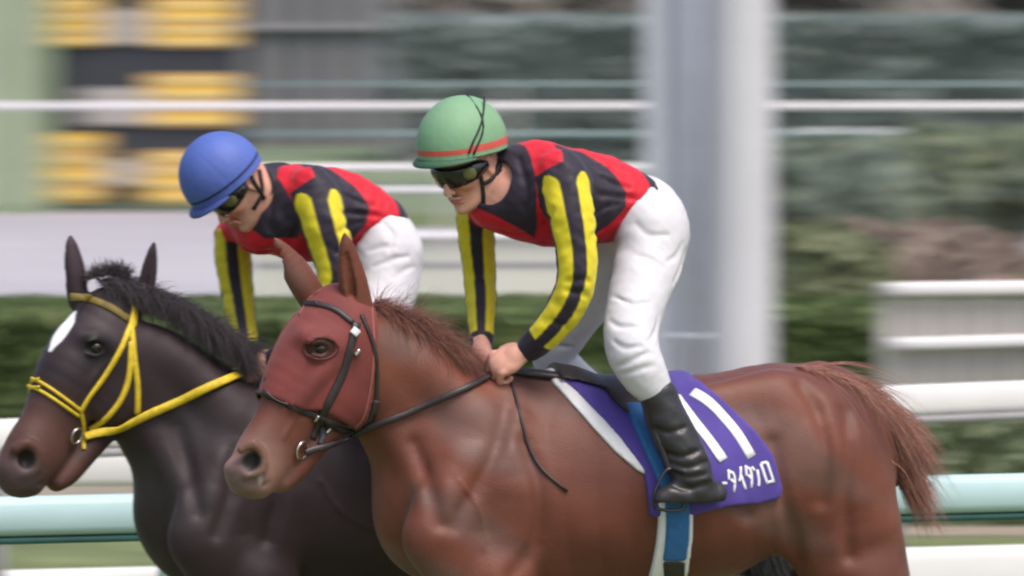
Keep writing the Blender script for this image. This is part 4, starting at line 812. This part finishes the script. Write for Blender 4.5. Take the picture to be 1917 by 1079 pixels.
    for k, (h_, r2) in enumerate(((-.035, .088), (-.01, .082), (.018, .074), (.045, .069), (.058, .066), (.05, .060), (.0, .058))):
        for j in range(28): a_ = 2 * math.pi * j / 28; wv = 1 + .03 * math.sin(a_ * 5 + k); V.append(pc + d_ * h_ + (s1 * math.cos(a_) + s2 * math.sin(a_)) * r2 * wv)
    for k in range(6):
        for j in range(28): Fc.append((k * 28 + j, k * 28 + (j + 1) % 28, (k + 1) * 28 + (j + 1) % 28, (k + 1) * 28 + j))
    mesh('collar', V, Fc, MT['collar'], root)
    # --- breeches
    F = mk(); legs(F, .0); X, Y, Z = F.grid(); m = np.abs(F.d) < .05
    wr = (.0013 * np.sin(Z * 55 + X * 35 + 1.7 * np.sin(X * 23 + Y * 20)) * np.sin(X * 18 - Z * 8 + Y * 20) + .0005 * np.sin(Z * 160 + 2 * np.sin(X * 70)) * np.sin(X * 90 + Y * 60)).astype(np.float32); F.d = np.where(m, F.d + wr, F.d)
    def touch(x, y):
        d_ = ray(x, y)
        for Dp in np.arange(Bf.O[1] + 29.4, Bf.O[1] + 30.5, .003):
            p = CAM + d_ * (Dp / d_[1]); q = np.round((p - F.lo) / F.res).astype(int)
            if (q >= 0).all() and (q < F.n).all() and F.d[tuple(q)] < .002: return p
    for P_, r_ in cfg['folds']:
        T2 = [touch(x, y) for x, y in P_]
        if all(t is not None for t in T2): F.chain([(t, r_ if 0 < i < len(T2) - 1 else .001, 1) for i, t in enumerate(T2)], l, .014, 'sub', sub=3)
    V, Q = surf_nets(F, 1); mesh('breeches', V, Q, MT['breeches'], root)
    for bi, A in enumerate(cfg['boots']):
        F = mk(); F.chain(px(A[:5]), l, .02, sub=4, grow=.004); F.chain(px(A[5:]), l, .025, sub=3, grow=.002)
        X, Y, Z = F.grid(); m = np.abs(F.d) < .05; wr = (.0022 * np.sin(Z * 95 + 30 * X + 1.6 * np.sin(X * 35 + 1)) * np.sin(X * 24 + Z * 11 + Y * 25 + 1)).astype(np.float32); F.d = np.where(m, F.d + wr, F.d)
        if bi == 0: bx_, by_ = A[0][0] - 1233, A[0][1] - 742; carve(F, [[(x + bx_, y + by_) for x, y in L_] for L_ in ([(1222, 800), (1250, 810), (1285, 800)], [(1240, 846), (1275, 856), (1312, 842)], [(1250, 866), (1285, 876), (1325, 864)], [(1256, 884), (1290, 894), (1330, 886)], [(1262, 910), (1290, 915), (1330, 905)])], .0055, .012, l)
        sol = J(0, A[-1][1] + A[-1][2] * .9, 0)[2]; F.d = np.maximum(F.d, (sol - Z) + 0 * F.d)
        V, Q = surf_nets(F, 1); bo = mesh('boot', V, Q, MT['boot'], root)
    # --- helmet
    ha, hb_ = cfg['hc']; sa, sb, sc_ = cfg['hs']; r0, r1 = cfg['rim']; V, Cc, Fc = [], [], []; NA, NT = 120, 34
    hk = [.052, .044, .0365, .0355, .030, .0292, .028, .021, .0202, .0150, .0142, .010, .005, .002, 0]
    for i in range(NT):
        for j in range(NA):
            az = 2 * math.pi * j / NA; rim = r0 + r1 * math.cos(az); t = i / (NT - 1); n1 = NT - len(hk)
            if i < n1: th = i / n1 * math.acos(max(-.95, min(.95, (rim + .06 - hb_) / sb)))
            else: th = math.acos(max(-.97, min(.97, (rim + hk[i - n1] - hb_) / sb)))
            a_ = ha + sa * math.sin(th) * math.cos(az); c_ = sc_ * math.sin(th) * math.sin(az); b_ = hb_ + sb * math.cos(th); flare = 1 + .02 * sstep(np.array([t]), .9, 1.)[0]
            dz_ = abs((az + .26) % 1.0472 - .5236); ruf = 1 + .005 * math.sin(az * 7 + t * 5) * (1 - t) - .009 * math.exp(-(dz_ / .035) ** 2) * min(1, i / 5)
            V.append(L(ha + (a_ - ha) * flare * ruf, b_, c_ * flare * ruf)); hgt = (hk[i - n1] if i >= n1 else .1); Cc.append(cfg['capcol'](hgt, az))
    for i in range(NT - 1):
        for j in range(NA): Fc.append((i * NA + j, i * NA + (j + 1) % NA, (i + 1) * NA + (j + 1) % NA, (i + 1) * NA + j))
    n0 = len(V)
    for j in range(NA): p = np.array(V[(NT - 1) * NA + j]); ctr = L(ha, r0); V.append(ctr + (p - ctr) * .93 + up * .0); Cc.append(cfg['capcol'](.0, 2 * math.pi * j / NA)); 
    for j in range(NA): p = np.array(V[(NT - 1) * NA + j]); ctr = L(ha, r0); V.append(ctr + (p - ctr) * .9 + up * .03); Cc.append((.02, .02, .02))
    for j in range(NA): Fc.append(((NT - 1) * NA + j, (NT - 1) * NA + (j + 1) % NA, n0 + (j + 1) % NA, n0 + j)); Fc.append((n0 + j, n0 + (j + 1) % NA, n0 + NA + (j + 1) % NA, n0 + NA + j))
    helm = mesh('helmet', V, Fc, cfg['capmat'], root, col=np.array(Cc)); hbv = [bvh_of(helm)]
    V, Cc, Fc = [], [], []; npk = 22                                                     # peak
    for k in range(npk + 1):
        az = R(-62 + 124 * k / npk); rim = r0 + r1 * math.cos(az); th = math.acos(max(-.95, min(.95, (rim - hb_) / sb))); ex = .028 * math.cos(az * 1.35) ** .7
        for q, (o, z) in enumerate(((-.004, .006), (ex, -.004), (ex, -.008), (-.006, -.002))):
            V.append(L(ha + (sa * math.sin(th) + o) * math.cos(az), rim + z, (sc_ * math.sin(th) + o) * math.sin(az))); Cc.append(cfg['capcol'](.0, az))
    for k in range(npk):
        for q in range(4): Fc.append((k * 4 + q, k * 4 + (q + 1) % 4, (k + 1) * 4 + (q + 1) % 4, (k + 1) * 4 + q))
    mesh('peak', V, Fc, cfg['capmat'], helm, col=np.array(Cc))
    # --- goggles
    V, Fc, P_, N_ = [], [], [], []; gb = cfg['gog']
    for k in range(25):
        az = R(-92 + 184 * k / 24); P_.append(L(.008 + .084 * math.cos(az), gb - .004 * math.cos(az), .080 * math.sin(az))); N_.append(f * math.cos(az) + c * math.sin(az))
    wd = [(.024 + .044 * math.cos(R(-92 + 184 * k / 24)) ** .5 if abs(-92 + 184 * k / 24) < 85 else .02) for k in range(25)]
    strap_geo(np.array(P_), np.array(N_), wd, .014, V, Fc); gg = mesh('goggles', V, Fc, MT['goggle'], root)
    for s in (1, -1):
        o = L(.008 + .092 * math.cos(R(50)), gb, .093 * math.sin(R(50)) * s); nn = f * math.cos(R(50)) + c * s * math.sin(R(50)); aa = np.cross(nn, up); V, Fc = [], []
        for q, (r2, h2_) in enumerate(((.020, -.004), (.019, .004), (.008, .007), (.001, .008))):
            for j in range(20): t = 2 * math.pi * j / 20; V.append(o + (aa * math.cos(t) * 1.0 + up * math.sin(t)) * r2 + nn * h2_)
        for q in range(3):
            for j in range(20): Fc.append((q * 20 + j, q * 20 + (j + 1) % 20, (q + 1) * 20 + (j + 1) % 20, (q + 1) * 20 + j))
        mesh('goggle_lens', V, Fc, MT['lens'], gg)
    if cfg.get('cords'):
        V, Fc = [], []
        for ln in cfg['cords']: P_, N_ = project(ln, hbv, Bf, 0, 12); tube_geo(P_ + N_ * .003, .0032, V, Fc, 6)
        mesh('goggle_cord', V, Fc, MT['cord'], gg)
    V, Fc = [], []
    for ln in cfg['chin']: P_, N_ = project(ln, [bb], Bf, 0, 12); strap_geo(P_, N_, .013, .004, V, Fc, .002)
    mesh('chin_strap', V, Fc, MT['cord'], helm)
    return root
def green_cap(h, az):
    rd, gr = srgb(212, 90, 80), srgb(124, 164, 126); w = .0220 if abs(((az + math.pi) % (2 * math.pi)) - math.pi) > 1.0 else .0155
    return rd if .0145 < h < .0145 + w else (gr if h > .004 else srgb(60, 96, 70))
def blue_cap(h, az): return srgb(28, 40, 92) if .0205 < h < .0288 else (srgb(82, 104, 180) if h > .003 else srgb(74, 88, 156))
J1 = dict(Bf=h1['Bf'], xr=(740, 1400), torso_yaw=33, head_yaw=47, head_pitch=28, skull=(873, 305, .0), neck=(962, 344, 0.0), base=(1150, 700, 0), neckcut=(924, 342, .05),
    torso=[(930, 385, 45, 0, .10), (985, 362, 86, 0, .155), (1050, 370, 92, 0, .165), (1115, 372, 82, 0, .15), (1165, 380, 64, 0, .14), (1192, 386, 54, 0, .135)],
    girdle=[(898, 405, 32, -.17), (960, 350, 50, -.06), (1010, 322, 50, .05), (1058, 340, 44, .16)],
    arms=[[(1046, 322, 40, .155), (1056, 345, 44, .17), (1068, 400, 43, .205), (1078, 460, 38, .225), (1079, 520, 36, .235), (1060, 575, 34, .21), (1026, 620, 30, .17), (992, 652, 24, .13)],
          [(890, 400, 34, -.18), (892, 450, 33, -.19), (897, 510, 29, -.2), (900, 560, 28, -.17), (901, 610, 24, -.12), (901, 650, 19, -.07)]],
    hips=[(1165, 385, 56, 0, .135), (1200, 402, 74, 0, .16), (1212, 440, 74, 0, .17), (1205, 470, 60, 0, .16)],
    legs=[[(1218, 430, 66, .10), (1214, 490, 64, .13), (1195, 555, 57, .2), (1182, 615, 52, .26), (1186, 660, 50, .3), (1206, 700, 43, .32), (1230, 738, 32, .33), (1242, 770, 30, .33)],
          [(1180, 450, 60, -.10), (1130, 510, 56, -.14), (1080, 585, 50, -.2), (1040, 650, 44, -.25), (1050, 690, 42, -.27), (1110, 740, 36, -.29), (1160, 790, 30, -.31)]],
    boots=[[(1233, 742, 33, .33), (1250, 790, 37, .335), (1274, 840, 39, .345), (1292, 882, 38, .355), (1300, 910, 31, .355), (1338, 925, 22, .35), (1300, 928, 24, .36), (1262, 930, 24, .37), (1240, 934, 17, .375)],
           [(1150, 780, 30, -.31), (1180, 820, 32, -.32), (1210, 860, 32, -.33), (1240, 900, 30, -.34), (1250, 925, 25, -.34), (1285, 938, 20, -.34), (1245, 940, 22, -.35), (1210, 942, 20, -.36), (1190, 946, 15, -.36)]],
    hands=[((984, 657, .125), (920, 688, .095), (0, -.75, .65), 1), ((901, 652, -.06), (908, 700, .0), (-.9, -.4, .1), 1)],
    refs=[.15, 0.], stripe_start=[(.12, .02, .0), (-.1, -.1, .02)], cuff=.91, haircol=srgb(60, 42, 34),
    black=[([(893, 386), (915, 300), (945, 255), (985, 255), (985, 330), (990, 390), (1004, 446), (955, 420)], .08), ([(1042, 270), (1100, 286), (1140, 315), (1168, 360), (1166, 388), (1140, 420), (1112, 442), (1070, 455), (1045, 380), (1030, 320)], .12), ([(1203, 300), (1260, 300), (1260, 470), (1170, 470), (1212, 410), (1220, 375)], .1)],
    jfolds=[[(1114, 402), (1135, 388), (1160, 382)], [(1110, 440), (1140, 425), (1172, 398)], [(1120, 330), (1150, 345), (1178, 352)], [(972, 300), (985, 350), (982, 400)], [(1000, 442), (1022, 420), (1034, 392)], [(1058, 528), (1082, 524), (1106, 528)], [(1060, 545), (1080, 548), (1100, 556)], [(1100, 295), (1130, 312), (1160, 320)], [(930, 430), (960, 440), (990, 436)], [(1120, 365), (1150, 368), (1190, 372)], [(880, 520), (898, 518), (916, 520)], [(1030, 600), (1045, 606), (1060, 616)]],
    folds=[([(1196, 478), (1218, 484), (1240, 500)], .005), ([(1262, 530), (1276, 500), (1284, 470)], .006), ([(1250, 490), (1268, 478), (1280, 455)], .005), ([(1150, 556), (1185, 570), (1215, 566)], .004), ([(1140, 600), (1160, 612), (1190, 612)], .005),
           ([(1148, 690), (1180, 676), (1215, 660)], .006), ([(1160, 702), (1190, 694), (1225, 684)], .005), ([(1235, 590), (1228, 620), (1215, 640)], .005), ([(1230, 350), (1240, 400), (1230, 450)], .004), ([(1190, 420), (1215, 440), (1250, 440)], .005), ([(1150, 640), (1170, 652), (1200, 648)], .005),
           ([(1000, 660), (1030, 648), (1070, 650)], .005), ([(1060, 610), (1075, 590), (1085, 560)], .004)],
    hc=(-.010, .058), hs=(.142, .138, .122), rim=(.030, .046), gog=.004, capcol=green_cap, capmat=MT['green_cap'],
    cords=[[(874, 179), (893, 203), (904, 226), (904, 250), (893, 272), (886, 290)], [(906, 184), (904, 212), (898, 240), (884, 268), (877, 288)]],
    chin=[[(884, 296), (897, 325), (903, 348), (905, 385)], [(936, 300), (928, 326), (914, 340), (904, 344)]],
    label='jockey in green cap with red band, riding the chestnut horse')
j1 = jockey(J1); print('j1', time.time() - T0)
sh = lambda rows, dx, dy: [tuple([r[0] + dx, r[1] + dy]) + tuple(r[2:]) for r in rows]
J2 = dict(Bf=h2['Bf'], xr=(310, 900), torso_yaw=30, head_yaw=25, head_pitch=50, skull=(441, 343, .055), neck=(505, 356, .02), base=(700, 700, 0), neckcut=(468, 362, .07),
    torso=[(482, 440, 36, 0, .08), (520, 405, 72, 0, .145), (570, 400, 90, 0, .165), (630, 402, 84, 0, .15), (680, 410, 62, 0, .14), (702, 414, 50, 0, .13)],
    girdle=[(440, 440, 30, -.17), (490, 395, 48, -.06), (545, 365, 50, .05), (592, 375, 42, .15)],
    arms=[[(582, 350, 38, .145), (594, 372, 42, .16), (607, 420, 42, .19), (622, 470, 39, .2), (630, 520, 36, .21), (610, 580, 33, .19), (560, 640, 28, .14), (515, 675, 22, .10)],
          [(432, 440, 30, -.17), (436, 480, 33, -.18), (442, 530, 31, -.18), (450, 580, 28, -.15), (458, 630, 24, -.1), (462, 665, 19, -.05)]],
    hips=[(682, 412, 52, 0, .135), (705, 438, 66, 0, .16), (718, 480, 70, 0, .17), (712, 510, 58, 0, .16)],
    legs=[sh(J1['legs'][0], -494, 50), sh(J1['legs'][1], -494, 50)], boots=[sh(J1['boots'][0], -478, 25), sh(J1['boots'][1], -478, 25)],
    hands=[((515, 672, .10), (482, 686, .07), (0, -.75, .65), 1), ((462, 668, -.04), (470, 706, .0), (-.9, -.4, .1), 1)],
    refs=[.1, 0.], stripe_start=[(.14, .03, .0), (-.1, -.1, .02)], cuff=.93, haircol=srgb(26, 22, 22),
    black=[([(462, 424), (470, 330), (484, 300), (506, 300), (512, 330), (524, 366), (540, 402), (546, 444), (490, 446)], .06), ([(573, 290), (622, 312), (667, 352), (688, 388), (680, 420), (659, 446), (620, 470), (600, 440), (575, 360)], .12), ([(738, 340), (780, 340), (780, 480), (716, 480), (738, 440), (743, 395)], .1)],
    jfolds=[[(x - 478, y + 33) for x, y in L_] for L_ in J1['jfolds']],
    folds=[([(700, 500), (735, 486), (765, 480)], .006), ([(720, 420), (735, 440), (730, 470)], .005), ([(740, 520), (760, 505), (778, 500)], .005), ([(690, 470), (715, 462), (740, 462)], .005)],
    hc=(.010, .052), hs=(.128, .128, .116), rim=(.020, .024), gog=.004, capcol=blue_cap, capmat=MT['blue_cap'], cords=None,
    chin=[[(484, 318), (488, 340), (490, 362), (474, 392)], [(470, 330), (482, 352), (494, 372)]],
    label='jockey in plain blue cap, riding the dark horse')
j2 = jockey(J2); print('j2', time.time() - T0)
# stirrups
def stirrup(h, x, y, v, label):
    Bf = h['Bf']; e = empty('stirrup', Bf(x, y, v), label, 'stirrup', 'stirrups of the two saddles'); V, Fc = [], []
    pts = [Bf(x - 26, y + 26, v), Bf(x - 28, y, v), Bf(x - 10, y - 38, v), Bf(x + 2, y - 48, v), Bf(x + 14, y - 38, v), Bf(x + 28, y, v), Bf(x + 26, y + 26, v), Bf(x, y + 30, v), Bf(x - 26, y + 26, v)]
    pts = [p + Bf.l * (0) for p in pts]; tube_geo(smooth_line(pts, 40), .005, V, Fc, 8); mesh('iron', V, Fc, MT['dark_iron'], e)
    V, Fc = [], []; P = smooth_line([Bf(x + 2, y - 46, v), Bf(x - 20, y - 110, v * .97), Bf(x - 50, y - 190, v * .8)], 20); strap_geo(P, np.array([Bf.l] * len(P)), .018, .004, V, Fc); mesh('leather', V, Fc, MT['leather'], e)
stirrup(h1, 1252, 926, .375, 'steel stirrup holding the near boot of the green capped rider')
